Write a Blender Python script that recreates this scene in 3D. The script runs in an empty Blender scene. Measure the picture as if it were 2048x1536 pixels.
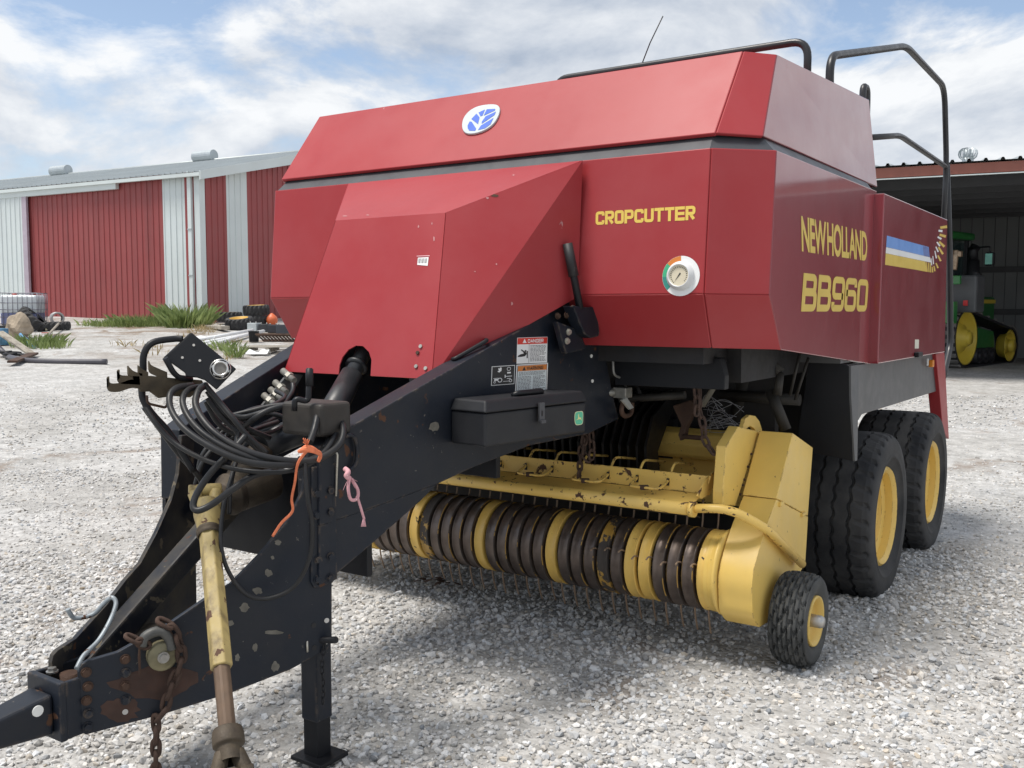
import bpy, bmesh, math, random
import numpy as np
from mathutils import Vector, Matrix
random.seed(7); np.random.seed(7)
SC = bpy.context.scene
COL = SC.collection
R_ = math.radians
V = Vector

# ---------------------------------------------------------------- camera
# machine frame: X across the baler (towards its near side), Y towards its rear, camera above the origin
FPX, HZ, CH, AZ = 1930.0, 618.0, 1.61, R_(34)
PIT = math.atan((768-HZ)/FPX)
cam_d = bpy.data.cameras.new('camera'); cam = bpy.data.objects.new('camera', cam_d); COL.objects.link(cam)
cam.location = (0, 0, CH)
cam.rotation_euler = (math.pi/2-PIT, 0, AZ)
cam_d.sensor_width = 36; cam_d.lens = 36*FPX/2048; cam_d.clip_start = 0.05; cam_d.clip_end = 3000
SC.camera = cam

# ---------------------------------------------------------------- light
SUN_EL, SUN_AZ = 69, -108          # azimuth measured clockwise from the camera's forward direction
def az_dir(deg):                   # horizontal unit vector in world for a camera azimuth
    a = R_(deg) - AZ
    return V((math.sin(a), math.cos(a), 0))
sd = az_dir(SUN_AZ)*math.cos(R_(SUN_EL)) + V((0,0,math.sin(R_(SUN_EL))))
sun_d = bpy.data.lights.new('sun', 'SUN'); sun_d.energy = 3.2; sun_d.angle = R_(18); sun_d.color = (1, .95, .88)
sun = bpy.data.objects.new('sun', sun_d); COL.objects.link(sun)
sun.rotation_euler = sd.to_track_quat('Z', 'Y').to_euler(); sun.location = (0, 0, 30)

world = bpy.data.worlds.new('World'); SC.world = world; world.use_nodes = True
def build_world():
    nt = world.node_tree; nt.nodes.clear(); N = nt.nodes.new; L = nt.links.new
    out = N('ShaderNodeOutputWorld'); bg = N('ShaderNodeBackground'); bg.inputs[1].default_value = 0.11
    sky = N('ShaderNodeTexSky'); sky.sky_type = 'NISHITA'; sky.sun_disc = False
    sky.sun_elevation = R_(SUN_EL); sky.sun_rotation = math.atan2(sd.x, sd.y)
    sky.air_density = 1.0; sky.dust_density = .5; sky.ozone_density = 1.3
    tc = N('ShaderNodeTexCoord'); sep = N('ShaderNodeSeparateXYZ'); L(tc.outputs['Generated'], sep.inputs[0])
    def m(op, a, b=None):
        n = N('ShaderNodeMath'); n.operation = op
        for i, v in enumerate((a, b)):
            if v is None: continue
            if isinstance(v, (int, float)): n.inputs[i].default_value = v
            else: L(v, n.inputs[i])
        return n.outputs[0]
    cmb = N('ShaderNodeCombineXYZ'); L(sep.outputs[0], cmb.inputs[0]); L(sep.outputs[1], cmb.inputs[1]); L(m('MULTIPLY', sep.outputs[2], 2.1), cmb.inputs[2])
    def vec(off):
        mp = N('ShaderNodeMapping'); mp.inputs[1].default_value = tuple(a+b for a, b in zip(SKY_OFF, off)); L(cmb.outputs[0], mp.inputs[0]); return mp.outputs[0]
    va, vb = vec((0, 0, 0)), vec((0, 0, .07))
    def noise(scale, det, rough, dist, v):
        n = N('ShaderNodeTexNoise'); n.inputs['Scale'].default_value = scale; n.inputs['Detail'].default_value = det
        n.inputs['Roughness'].default_value = rough; n.inputs['Distortion'].default_value = dist
        L(v, n.inputs['Vector']); return n.outputs[0]
    def dens(v): return m('ADD', m('MULTIPLY', noise(3.4, 12, .60, .3, v), .62), m('MULTIPLY', noise(1.25, 3, .5, 0, v), .55))
    d1, d2 = dens(va), dens(vb)
    r1 = N('ShaderNodeValToRGB'); L(d1, r1.inputs[0]); r1.color_ramp.elements[0].position = SKY_T; r1.color_ramp.elements[1].position = SKY_T+.075
    # sunlit tops and blue-grey bases of the cumulus
    tone = m('ADD', m('ADD', m('MULTIPLY', m('SUBTRACT', d1, d2), 2.6), .52), m('MULTIPLY', m('SUBTRACT', noise(2.0, 6, .55, 0, va), .5), .9))
    r2 = N('ShaderNodeValToRGB'); L(tone, r2.inputs[0]); e = r2.color_ramp.elements
    e[0].position = .22; e[0].color = (3.1, 3.6, 4.4, 1); e[1].position = .76; e[1].color = (6.9, 7.0, 7.1, 1)
    hs = N('ShaderNodeHueSaturation'); hs.inputs['Saturation'].default_value = .85; hs.inputs['Value'].default_value = 1.12; L(sky.outputs[0], hs.inputs['Color'])
    mx = N('ShaderNodeMixRGB'); L(m('MULTIPLY', r1.outputs[0], .96), mx.inputs[0]); L(hs.outputs[0], mx.inputs[1]); L(r2.outputs[0], mx.inputs[2])
    L(mx.outputs[0], bg.inputs[0]); L(bg.outputs[0], out.inputs[0])
SKY_OFF = (3.0, -17.5, -.7); SKY_T = .50
build_world()
SC.view_settings.view_transform = 'Standard'; SC.view_settings.look = 'None'
SC.view_settings.exposure = 0.36; SC.view_settings.gamma = 1.0
SC.render.engine = 'CYCLES'

# ---------------------------------------------------------------- pixel -> place helpers
def ray(px, py):
    x = (px-1024)/FPX; y = -(py-768)/FPX
    F = math.cos(PIT)+y*math.sin(PIT); U = -math.sin(PIT)+y*math.cos(PIT)
    s, c = math.sin(AZ), math.cos(AZ)
    return V((-s*F+c*x, c*F+s*x, U))
def P(px, py, X=None, Y=None, Z=None):
    d = ray(px, py)
    if X is not None: t = X/d.x
    elif Y is not None: t = Y/d.y
    else: t = (Z-CH)/d.z
    return V((0, 0, CH)) + d*t
def PV(px, py, a, b):              # on the vertical plane through ground points a, b
    d = ray(px, py); nx, ny = (b[1]-a[1]), -(b[0]-a[0])
    t = (a[0]*nx+a[1]*ny)/(d.x*nx+d.y*ny)
    return V((0, 0, CH)) + d*t
def PN(px, py, p0, n):
    d = ray(px, py); o = V((0, 0, CH)); t = (p0-o).dot(n)/d.dot(n); return o+d*t
def FR(F, Rr, z=0):
    s, c = math.sin(AZ), math.cos(AZ); return V((-s*F+c*Rr, c*F+s*Rr, z))
def projx(q):
    F = -math.sin(AZ)*q.x+math.cos(AZ)*q.y; Rr = math.cos(AZ)*q.x+math.sin(AZ)*q.y
    return 1024+FPX*Rr/(F*math.cos(PIT)-(q.z-CH)*math.sin(PIT))
def PD(px, py, F):                 # at a given forward distance
    d = ray(px, py); f = -math.sin(AZ)*d.x+math.cos(AZ)*d.y; return V((0, 0, CH))+d*(F/f)
def toFR(x, y):
    s, c = math.sin(AZ), math.cos(AZ); return -s*x+c*y, c*x+s*y
def gz(x, y):
    F, Rr = toFR(x, y)
    k = .029-.016*math.tanh(Rr/8)
    t = (F-10.5)/2.0
    sp = 2.0*(math.log1p(math.exp(t)) if t < 30 else t)
    return k*min(sp, 60)
def PG(px, py):                    # on the ground
    d = ray(px, py); lo, hi = 1.0, 1.0
    t = 1.0
    while t < 120:
        p = V((0, 0, CH))+d*t
        if p.z < gz(p.x, p.y): break
        lo = t; t += .1
    hi = t
    for _ in range(30):
        m = (lo+hi)/2; p = V((0, 0, CH))+d*m
        if p.z < gz(p.x, p.y): hi = m
        else: lo = m
    return V((0, 0, CH))+d*lo

# ---------------------------------------------------------------- mesh builder
class MB:
    def __init__(s): s.v = []; s.f = []; s.sm = []
    def add(s, vs, fs, smooth=False):
        o = len(s.v); s.v += [tuple(v) for v in vs]; s.f += [tuple(i+o for i in f) for f in fs]; s.sm += [smooth]*len(fs); return s
    def box(s, c, size, rot=None):
        c = V(c); hx, hy, hz = [k/2 for k in size]
        vs = [V((x, y, z)) for x in (-hx, hx) for y in (-hy, hy) for z in (-hz, hz)]
        if rot is not None: vs = [rot @ v for v in vs]
        return s.add([v+c for v in vs], [(0,1,3,2),(4,6,7,5),(0,4,5,1),(2,3,7,6),(0,2,6,4),(1,5,7,3)])
    def hexa(s, b, t):             # two matching quads
        return s.prism(b, [V(y)-V(x) for x, y in zip(b, t)])
    def prism(s, poly, off):
        n = len(poly); offs = off if isinstance(off, list) else [V(off)]*n
        a = [V(p) for p in poly]; b = [p+o for p, o in zip(a, offs)]
        return s.add(a+b, [tuple(range(n))[::-1], tuple(range(n, 2*n))]+[(i, (i+1) % n, n+(i+1) % n, n+i) for i in range(n)])
    def cyl(s, p0, p1, r0, r1=None, n=16, caps=True, smooth=True):
        p0, p1 = V(p0), V(p1); r1 = r0 if r1 is None else r1
        d = (p1-p0).normalized(); a = d.orthogonal().normalized(); b = d.cross(a)
        vs = [p+(a*math.cos(2*math.pi*i/n)+b*math.sin(2*math.pi*i/n))*r for p, r in ((p0, r0), (p1, r1)) for i in range(n)]
        s.add(vs, [(i, (i+1) % n, n+(i+1) % n, n+i) for i in range(n)], smooth)
        if caps: o = len(s.v)-2*n; s.f += [tuple(o+i for i in range(n))[::-1], tuple(o+n+i for i in range(n))]; s.sm += [False]*2
        return s
    def tube(s, pts, r, n=10, closed=False, caps=True, rs=None):
        pts = [V(p) for p in pts]; m = len(pts); rings = []
        tan = []
        for i in range(m):
            if closed: t = pts[(i+1) % m]-pts[i-1]
            else: t = pts[min(i+1, m-1)]-pts[max(i-1, 0)]
            tan.append(t.normalized())
        a = tan[0].orthogonal().normalized(); vs = []
        for i in range(m):
            a = (a-tan[i]*a.dot(tan[i])); a.normalize(); b = tan[i].cross(a); rr = rs[i] if rs else r
            vs += [pts[i]+(a*math.cos(2*math.pi*k/n)+b*math.sin(2*math.pi*k/n))*rr for k in range(n)]
        fs = []
        for i in range(m if closed else m-1):
            j = (i+1) % m; sh = 0
            if closed and i == m-1:
                d0 = [(vs[k]-vs[i*n]).length for k in range(n)]; sh = d0.index(min(d0))
            fs += [(i*n+k, i*n+(k+1) % n, j*n+(k+1+sh) % n, j*n+(k+sh) % n) for k in range(n)]
        s.add(vs, fs, True)
        if caps and not closed:
            o = len(s.v)-len(vs); s.f += [tuple(o+k for k in range(n))[::-1], tuple(o+(m-1)*n+k for k in range(n))]; s.sm += [False]*2
        return s
    def lathe(s, prof, c, axis, n=32, smooth=True, closed=False):   # prof: (offset along axis, radius)
        c = V(c); ax = V(axis).normalized(); a = ax.orthogonal().normalized(); b = ax.cross(a); m = len(prof)
        vs = [c+ax*o+(a*math.cos(2*math.pi*i/n)+b*math.sin(2*math.pi*i/n))*r for o, r in prof for i in range(n)]
        k = m if closed else m-1
        return s.add(vs, [(j*n+i, j*n+(i+1) % n, ((j+1) % m)*n+(i+1) % n, ((j+1) % m)*n+i) for j in range(k) for i in range(n)], smooth)
    def build(s, name, mat, parent=None, bevel=0, seg=2, fixn=True, me=None, auto=False):
        if me is None:
            me = bpy.data.meshes.new(name); me.from_pydata(s.v, [], s.f)
            me.polygons.foreach_set('use_smooth', s.sm)
            if fixn:
                bm = bmesh.new(); bm.from_mesh(me); bmesh.ops.recalc_face_normals(bm, faces=bm.faces[:]); bm.to_mesh(me); bm.free()
            if auto: me.polygons.foreach_set('use_smooth', [True]*len(me.polygons)); me.set_sharp_from_angle(angle=R_(24))
            me.materials.append(mat)
        return link(name, me, parent, bevel, seg)
def link(name, me, parent=None, bevel=0, seg=2):
    o = bpy.data.objects.new(name, me); COL.objects.link(o)
    if parent is not None:
        o.parent = parent; o.matrix_parent_inverse = world_mat(parent).inverted()
    if bevel:
        b = o.modifiers.new('bevel', 'BEVEL'); b.width = bevel; b.segments = seg; b.limit_method = 'ANGLE'; b.angle_limit = R_(28); b.harden_normals = False
    return o
def world_mat(o):
    m = o.matrix_parent_inverse @ o.matrix_basis if o.parent else o.matrix_basis.copy()
    return world_mat(o.parent) @ m if o.parent else m
def tag(o, label=None, cat=None, group=None, kind=None):
    for k, v in (('label', label), ('category', cat), ('group', group), ('kind', kind)):
        if v: o[k] = v
    return o
def empty(name, loc, label=None, cat=None, group=None):
    o = bpy.data.objects.new(name, None); COL.objects.link(o); o.location = loc; o.empty_display_size = .2
    return tag(o, label, cat, group)
def spline(pts, sub=8, closed=False):
    pts = [V(p) for p in pts]; n = len(pts); out = []
    for i in range(n if closed else n-1):
        if closed: p0, p1, p2, p3 = pts[i-1], pts[i], pts[(i+1) % n], pts[(i+2) % n]
        else: p0, p1, p2, p3 = pts[max(i-1, 0)], pts[i], pts[i+1], pts[min(i+2, n-1)]
        for k in range(sub):
            t = k/sub
            out.append(.5*((2*p1)+(-p0+p2)*t+(2*p0-5*p1+4*p2-p3)*t*t+(-p0+3*p1-3*p2+p3)*t**3))
    if not closed: out.append(pts[-1])
    return out
def fillet(pts, r, k=5):           # rounded corners of a bent tube
    pts = [V(p) for p in pts]; out = [pts[0]]
    for i in range(1, len(pts)-1):
        a, b, c = pts[i-1], pts[i], pts[i+1]; d = min(r, (a-b).length*.45, (c-b).length*.45)
        p, q = b+(a-b).normalized()*d, b+(c-b).normalized()*d
        for j in range(k+1):
            t = j/k; out.append(p*(1-t)**2+b*2*t*(1-t)+q*t*t)
    return out+[pts[-1]]
def inward(poly):
    a, b, c = V(poly[0]), V(poly[1]), V(poly[2]); return (b-a).cross(c-a).normalized()
def mirX(p): return V((2*XC-p[0], p[1], p[2]))

# ---------------------------------------------------------------- materials
MATS = {}
def mat(name, col, rough=.5, metal=0, var=.12, vscale=3, chips=None, dust=None, bump=0, bscale=60, coat=0, spec=.5, streak=None, col2=None, emis=None, crough=.12, edge=None):
    """principled paint / metal with tone variation, chips (threshold, scale, colour), dust (amount, colour) and fine relief"""
    if name in MATS: return MATS[name]
    m = bpy.data.materials.new(name); m.use_nodes = True; nt = m.node_tree; N = nt.nodes.new; L = nt.links.new
    b = nt.nodes['Principled BSDF']; tc = N('ShaderNodeTexCoord')
    def noise(sc, det=5, rough=.55, vec=None, dist=0):
        n = N('ShaderNodeTexNoise'); n.inputs['Scale'].default_value = sc; n.inputs['Detail'].default_value = det; n.inputs['Roughness'].default_value = rough; n.inputs['Distortion'].default_value = dist
        L(vec or tc.outputs['Object'], n.inputs['Vector']); return n.outputs[0]
    def ramp(x, p0, p1, c0=(0,0,0,1), c1=(1,1,1,1)):
        r = N('ShaderNodeValToRGB'); L(x, r.inputs[0]); e = r.color_ramp.elements; e[0].position = p0; e[1].position = p1; e[0].color = c0; e[1].color = c1; return r.outputs[0]
    def mix(f, a, c):
        x = N('ShaderNodeMixRGB')
        for i, v in enumerate((f, a, c)):
            if isinstance(v, (int, float)): x.inputs[i].default_value = v
            elif isinstance(v, tuple): x.inputs[i].default_value = (*v[:3], 1)
            else: L(v, x.inputs[i])
        return x.outputs[0]
    lo = tuple(c*(1-var) for c in col); hi = tuple(min(1, c*(1+var)) for c in (col2 or col))
    c = ramp(noise(vscale), .3, .7, (*lo, 1), (*hi, 1))
    rg = ramp(noise(vscale*4, 6), .3, .75, (max(.03, rough-.07),)*3+(1,), (min(1, rough+.1),)*3+(1,))
    mt = None
    if streak:
        mp = N('ShaderNodeMapping'); mp.inputs[3].default_value = (streak[1], streak[1], streak[1]*.06); L(tc.outputs['Object'], mp.inputs[0])
        c = mix(ramp(noise(1, 6, .6, mp.outputs[0]), .5, .78), c, streak[0])
    if dust:
        f = ramp(noise(dust[2] if len(dust) > 2 else 1.6, 7, .62), .38, .72); 
        mm = N('ShaderNodeMath'); mm.operation = 'MULTIPLY'; L(f, mm.inputs[0]); mm.inputs[1].default_value = dust[0]
        c = mix(mm.outputs[0], c, dust[1]); rg = mix(mm.outputs[0], rg, (.85,)*3)
    if chips:
        for th, sc, cc in (chips if isinstance(chips, list) else [chips]):
            f = ramp(noise(sc, 6, .6, dist=.3), th, th+.02); c = mix(f, c, cc); rg = mix(f, rg, (.8,)*3)
    if edge:
        bv = N('ShaderNodeBevel'); bv.samples = 3; bv.inputs['Radius'].default_value = edge[1]; ge = N('ShaderNodeNewGeometry')
        dt = N('ShaderNodeVectorMath'); dt.operation = 'DOT_PRODUCT'; L(bv.outputs[0], dt.inputs[0]); L(ge.outputs['Normal'], dt.inputs[1])
        em = ramp(dt.outputs['Value'], .90, .985, (1, 1, 1, 1), (0, 0, 0, 1)); en = ramp(noise(22, 6, .65), .50, .60)
        mm = N('ShaderNodeMath'); mm.operation = 'MULTIPLY'; L(em, mm.inputs[0]); L(en, mm.inputs[1]); c = mix(mm.outputs[0], c, edge[0]); rg = mix(mm.outputs[0], rg, (.8,)*3)
    L(c, b.inputs['Base Color']); L(rg, b.inputs['Roughness'])
    b.inputs['Metallic'].default_value = metal; b.inputs['Coat Weight'].default_value = coat; b.inputs['Coat Roughness'].default_value = crough
    b.inputs['Specular IOR Level'].default_value = spec
    if emis: b.inputs['Emission Color'].default_value = (*emis[0], 1); b.inputs['Emission Strength'].default_value = emis[1]
    if bump:
        bp = N('ShaderNodeBump'); bp.inputs['Strength'].default_value = bump; bp.inputs['Distance'].default_value = .01; L(noise(bscale, 6), bp.inputs['Height']); L(bp.outputs[0], b.inputs['Normal'])
    MATS[name] = m; return m
RUST = (.085, .04, .022); DUSTC = (.30, .25, .19)
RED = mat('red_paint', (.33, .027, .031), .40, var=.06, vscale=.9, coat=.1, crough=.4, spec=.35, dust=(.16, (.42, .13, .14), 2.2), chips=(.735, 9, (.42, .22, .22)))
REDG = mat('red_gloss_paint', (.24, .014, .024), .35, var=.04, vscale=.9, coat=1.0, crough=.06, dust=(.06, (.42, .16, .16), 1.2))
BLK = mat('black_paint', (.0075, .0115, .020), .42, spec=.32, var=.25, vscale=2, dust=(.16, (.07, .06, .048), 5), chips=[(.665, 13, RUST), (.685, 42, (.12, .11, .10))], bump=.08, bscale=40, edge=((.11, .085, .065), .012))
BLKM = mat('muddy_black', (.009, .012, .02), .5, spec=.3, var=.25, dust=(.75, (.10, .085, .06), 6), chips=[(.60, 9, (.12, .10, .07)), (.66, 20, RUST)], edge=((.12, .095, .07), .012))
BLK2 = mat('black_plain', (.006, .007, .010), .5, spec=.35, var=.2, dust=(.10, (.04, .036, .03), 3))
DARK = mat('dark_machinery', (.010, .010, .012), .6, var=.5, vscale=6, dust=(.35, (.05, .042, .034), 5))
GREYP = mat('grey_panel', (.085, .088, .092), .42, var=.12, dust=(.25, (.16, .15, .14), 2))
YEL = mat('yellow_paint', (.82, .55, .14), .38, var=.08, vscale=2.5, dust=(.18, (.42, .33, .17), 3), chips=[(.605, 9, RUST), (.625, 30, (.12, .06, .035))], edge=(RUST, .010))
YEL2 = mat('yellow_clean', (.82, .56, .14), .36, var=.07, vscale=3, dust=(.18, (.45, .34, .18), 4), chips=[(.70, 12, (.10, .07, .05)), (.70, 45, RUST)], edge=((.12, .06, .035), .008))
RUBBER = mat('tyre_rubber', (.014, .015, .018), .72, var=.25, vscale=5, dust=(.6, (.10, .096, .09), 5), bump=.2, bscale=70)
RUSTY = mat('rusty_steel', (.070, .038, .026), .75, metal=.3, var=.4, vscale=9, bump=.3, bscale=80, dust=(.3, (.13, .085, .055), 9))
STEEL = mat('worn_steel', (.42, .41, .39), .38, metal=.85, var=.25, vscale=12)
ZINC = mat('zinc_bolt', (.5, .48, .42), .4, metal=.7, var=.2, vscale=20)
HOSE = mat('hose_rubber', (.011, .012, .014), .42, spec=.4, var=.25, vscale=9, dust=(.25, (.07, .062, .055), 8))

# ---------------------------------------------------------------- ground
def build_ground():
    nF = [0]; 
    Fs = np.concatenate([np.linspace(-40, 0, 11)[:-1], np.linspace(0, 14, 57)[:-1], np.linspace(14, 50, 49)[:-1], np.linspace(50, 300, 26), [500, 900, 1500]])
    Rs = np.concatenate([[-1500, -800, -400, -200, -120], np.linspace(-80, -22, 20)[:-1], np.linspace(-22, 22, 89), np.linspace(22, 80, 20)[1:], [120, 200, 400, 800, 1500]])
    vs = []
    for F in Fs:
        for r in Rs:
            p = FR(F, r); z = gz(p.x, p.y)
            u = math.sin(p.x*1.7+p.y*.6)*math.sin(p.y*1.3-p.x*.4)*.012+math.sin(p.x*.43)*math.sin(p.y*.37+1)*.02
            if F > 8: u *= 1.5
            vs.append((p.x, p.y, z+u-.012))
    n = len(Rs); fs = [(i*n+j, i*n+j+1, (i+1)*n+j+1, (i+1)*n+j) for i in range(len(Fs)-1) for j in range(n-1)]
    m = MB().add(vs, fs, True)
    gm = bpy.data.materials.new('gravel_ground'); gm.use_nodes = True; nt = gm.node_tree; N = nt.nodes.new; L = nt.links.new; b = nt.nodes['Principled BSDF']
    tc = N('ShaderNodeTexCoord')
    def noise(sc, det=6, rough=.6, dist=0):
        q = N('ShaderNodeTexNoise'); q.inputs['Scale'].default_value = sc; q.inputs['Detail'].default_value = det; q.inputs['Roughness'].default_value = rough; q.inputs['Distortion'].default_value = dist; L(tc.outputs['Object'], q.inputs['Vector']); return q.outputs[0]
    def vor(sc, feat='F1', out='Distance'):
        q = N('ShaderNodeTexVoronoi'); q.feature = feat; q.inputs['Scale'].default_value = sc; L(tc.outputs['Object'], q.inputs['Vector']); return q.outputs[out]
    def ramp(x, *st):
        r = N('ShaderNodeValToRGB'); L(x, r.inputs[0]); e = r.color_ramp.elements
        while len(e) < len(st): e.new(.5)
        for k, (p, c) in zip(e, st): k.position = p; k.color = (*c, 1) if len(c) == 3 else c
        return r.outputs[0]
    def mix(f, a, c, t='MIX'):
        x = N('ShaderNodeMixRGB'); x.blend_type = t
        for i, v in enumerate((f, a, c)):
            if isinstance(v, (int, float)): x.inputs[i].default_value = v
            elif isinstance(v, tuple): x.inputs[i].default_value = (*v, 1)
            else: L(v, x.inputs[i])
        return x.outputs[0]
    sepc = N('ShaderNodeSeparateColor'); L(vor(42, out='Color'), sepc.inputs[0])
    stone = ramp(sepc.outputs[0], (.0, (.42, .415, .405)), (.45, (.55, .545, .535)), (.8, (.63, .625, .615)), (1, (.72, .715, .705)))
    sepd = N('ShaderNodeSeparateColor'); L(vor(17, out='Color'), sepd.inputs[0])
    stone = mix(.45, stone, ramp(sepd.outputs[1], (0, (.42, .415, .405)), (.6, (.54, .535, .525)), (1, (.68, .675, .665))))
    patch = ramp(noise(.33, 5, .55, .4), (.36, (0, 0, 0)), (.64, (1, 1, 1)))
    dirt = ramp(noise(26, 5), (.3, (.33, .315, .295)), (.7, (.49, .475, .445)))
    c = mix(mix(.62, (0, 0, 0), patch), stone, dirt)
    fine = ramp(noise(7, 6, .65), (.3, (.72, .72, .72)), (.7, (1.10, 1.10, 1.10)))
    c = mix(1, c, ramp(noise(1.3, 9, .72, .6), (.33, (.74, .735, .72)), (.66, (1.08, 1.08, 1.08))), 'MULTIPLY')
    c = mix(1, c, fine, 'MULTIPLY')
    brown = ramp(noise(.9, 7, .6, .8), (.585, (0, 0, 0)), (.68, (1, 1, 1)))
    c = mix(mix(.6, (0, 0, 0), brown), c, (.20, .145, .105))
    vd = N('ShaderNodeVectorMath'); vd.operation = 'DISTANCE'; L(tc.outputs['Object'], vd.inputs[0]); bcx = FR(35, -9.5); vd.inputs[1].default_value = (bcx.x, bcx.y, 1)
    near = ramp(vd.outputs['Value'], (0, (1, 1, 1)), (1, (0, 0, 0))); mr_ = N('ShaderNodeMapRange'); mr_.inputs[1].default_value = 4; mr_.inputs[2].default_value = 17; mr_.inputs[3].default_value = 1; mr_.inputs[4].default_value = 0; L(vd.outputs['Value'], mr_.inputs[0])
    lit = ramp(noise(.55, 8, .68, 1.2), (.47, (0, 0, 0)), (.58, (1, 1, 1))); ml = N('ShaderNodeMath'); ml.operation = 'MULTIPLY'; L(mr_.outputs[0], ml.inputs[0]); L(lit, ml.inputs[1])
    c = mix(ml.outputs[0], c, ramp(noise(9, 6), (.3, (.14, .10, .075)), (.7, (.30, .235, .175))))
    L(c, b.inputs['Base Color']); b.inputs['Roughness'].default_value = .95; b.inputs['Specular IOR Level'].default_value = .15
    bp = N('ShaderNodeBump'); bp.inputs['Strength'].default_value = .7; bp.inputs['Distance'].default_value = .014
    add = N('ShaderNodeMath'); add.operation = 'ADD'; L(vor(42), add.inputs[0]); L(vor(17), add.inputs[1]); L(add.outputs[0], bp.inputs['Height']); bp.invert = True
    L(bp.outputs[0], b.inputs['Normal'])
    tag(m.build('ground', gm, fixn=False), kind='structure')
build_ground()

def build_gravel():
    # loose crushed stone, denser and larger close by, joined as one mesh
    rng = np.random.default_rng(3)
    t = (1+5**.5)/2
    ico = np.array([(-1,t,0),(1,t,0),(-1,-t,0),(1,-t,0),(0,-1,t),(0,1,t),(0,-1,-t),(0,1,-t),(t,0,-1),(t,0,1),(-t,0,-1),(-t,0,1)], float)/math.sqrt(1+t*t)
    tri = np.array([(0,11,5),(0,5,1),(0,1,7),(0,7,10),(0,10,11),(1,5,9),(5,11,4),(11,10,2),(10,7,6),(7,1,8),(3,9,4),(3,4,2),(3,2,6),(3,6,8),(3,8,9),(4,9,5),(2,4,11),(6,2,10),(8,6,7),(9,8,1)])
    pts = []
    def scatter(F0, F1, dens, s0, s1, pw=2.2):
        Rm = F1*.60+.3; n = int((F1-F0)*2*Rm*dens)
        F = rng.uniform(F0, F1, n); r = rng.uniform(-Rm, Rm, n); k = np.abs(r) < F*.60+.3
        F, r = F[k], r[k]; s = s0+(s1-s0)*rng.random(len(F))**pw
        x = -math.sin(AZ)*F+math.cos(AZ)*r; y = math.cos(AZ)*F+math.sin(AZ)*r
        nz = np.sin(x*2.1+1.3)*np.sin(y*1.9)+.7*np.sin(x*5.3+y*3.1)+.6*np.sin(x*1.1-y*4.3+2)
        kk = rng.random(len(F)) < np.clip(.80+.22*nz, .40, 1)
        pts.append(np.stack([x, y, s], 1)[kk])
    scatter(2.3, 4.2, 3000, .005, .026, 2.0); scatter(4.2, 6.4, 2100, .006, .026, 2.0); scatter(6.4, 9.5, 620, .009, .024); scatter(9.5, 17, 120, .013, .030)
    scatter(2.4, 6.2, 190, .016, .036, 1.6)
    p = np.concatenate(pts); n = len(p)
    z = np.array([gz(a, b) for a, b in p[:, :2]]) - .012 + np.sin(p[:,0]*1.7+p[:,1]*.6)*np.sin(p[:,1]*1.3-p[:,0]*.4)*.012+np.sin(p[:,0]*.43)*np.sin(p[:,1]*.37+1)*.02
    q = rng.normal(size=(n, 4)); q /= np.linalg.norm(q, axis=1)[:, None]; w, a, b, c = q.T
    M = np.stack([1-2*(b*b+c*c), 2*(a*b-c*w), 2*(a*c+b*w), 2*(a*b+c*w), 1-2*(a*a+c*c), 2*(b*c-a*w), 2*(a*c-b*w), 2*(b*c+a*w), 1-2*(a*a+b*b)], 1).reshape(n, 3, 3)
    sc = p[:, 2][:, None]*np.stack([rng.uniform(.75, 1.25, n), rng.uniform(.6, 1, n), rng.uniform(.45, .8, n)], 1)*.8
    loc = ico[None]*rng.uniform(.68, 1.2, (n, 12, 1))*sc[:, None, :]
    vv = np.einsum('nij,nkj->nki', M, loc); vv[:, :, 2] *= .8
    vv[:, :, 0] += p[:, 0][:, None]; vv[:, :, 1] += p[:, 1][:, None]; vv[:, :, 2] += (z+p[:, 2]*.20)[:, None]
    me = bpy.data.meshes.new('gravel'); nv, nf = n*12, n*20
    me.vertices.add(nv); me.vertices.foreach_set('co', vv.reshape(-1).astype(np.float32))
    idx = (tri[None]+(np.arange(n)*12)[:, None, None]).reshape(-1).astype(np.int32)
    me.loops.add(nf*3); me.loops.foreach_set('vertex_index', idx)
    me.polygons.add(nf); me.polygons.foreach_set('loop_start', np.arange(0, nf*3, 3, dtype=np.int32)); me.polygons.foreach_set('loop_total', np.full(nf, 3, np.int32))
    g = np.clip(rng.normal(.545, .11, n), .24, .80); warm = rng.normal(0, .012, n)+.006; tan = rng.random(n) < .05
    warm[tan] += .035
    colr = np.stack([g+warm, g, g-warm*1.3, np.ones(n)], 1)
    sf = me.attributes.new('sharp_face', 'BOOLEAN', 'FACE'); sf.data.foreach_set('value', np.ones(nf, bool))
    at = me.attributes.new('stone', 'FLOAT_COLOR', 'POINT'); at.data.foreach_set('color', np.repeat(colr, 12, axis=0).reshape(-1).astype(np.float32))
    me.update(); me.validate()
    m = bpy.data.materials.new('crushed_stone'); m.use_nodes = True; nt = m.node_tree; bb = nt.nodes['Principled BSDF']
    an = nt.nodes.new('ShaderNodeAttribute'); an.attribute_name = 'stone'
    nz = nt.nodes.new('ShaderNodeTexNoise'); nz.inputs['Scale'].default_value = 90; nz.inputs['Detail'].default_value = 4
    tc = nt.nodes.new('ShaderNodeTexCoord'); nt.links.new(tc.outputs['Object'], nz.inputs['Vector'])
    rp = nt.nodes.new('ShaderNodeValToRGB'); rp.color_ramp.elements[0].color = (.75, .74, .72, 1); rp.color_ramp.elements[1].color = (1.1, 1.1, 1.1, 1); nt.links.new(nz.outputs[0], rp.inputs[0])
    mx = nt.nodes.new('ShaderNodeMixRGB'); mx.blend_type = 'MULTIPLY'; mx.inputs[0].default_value = 1; nt.links.new(an.outputs[0], mx.inputs[1]); nt.links.new(rp.outputs[0], mx.inputs[2])
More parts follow.
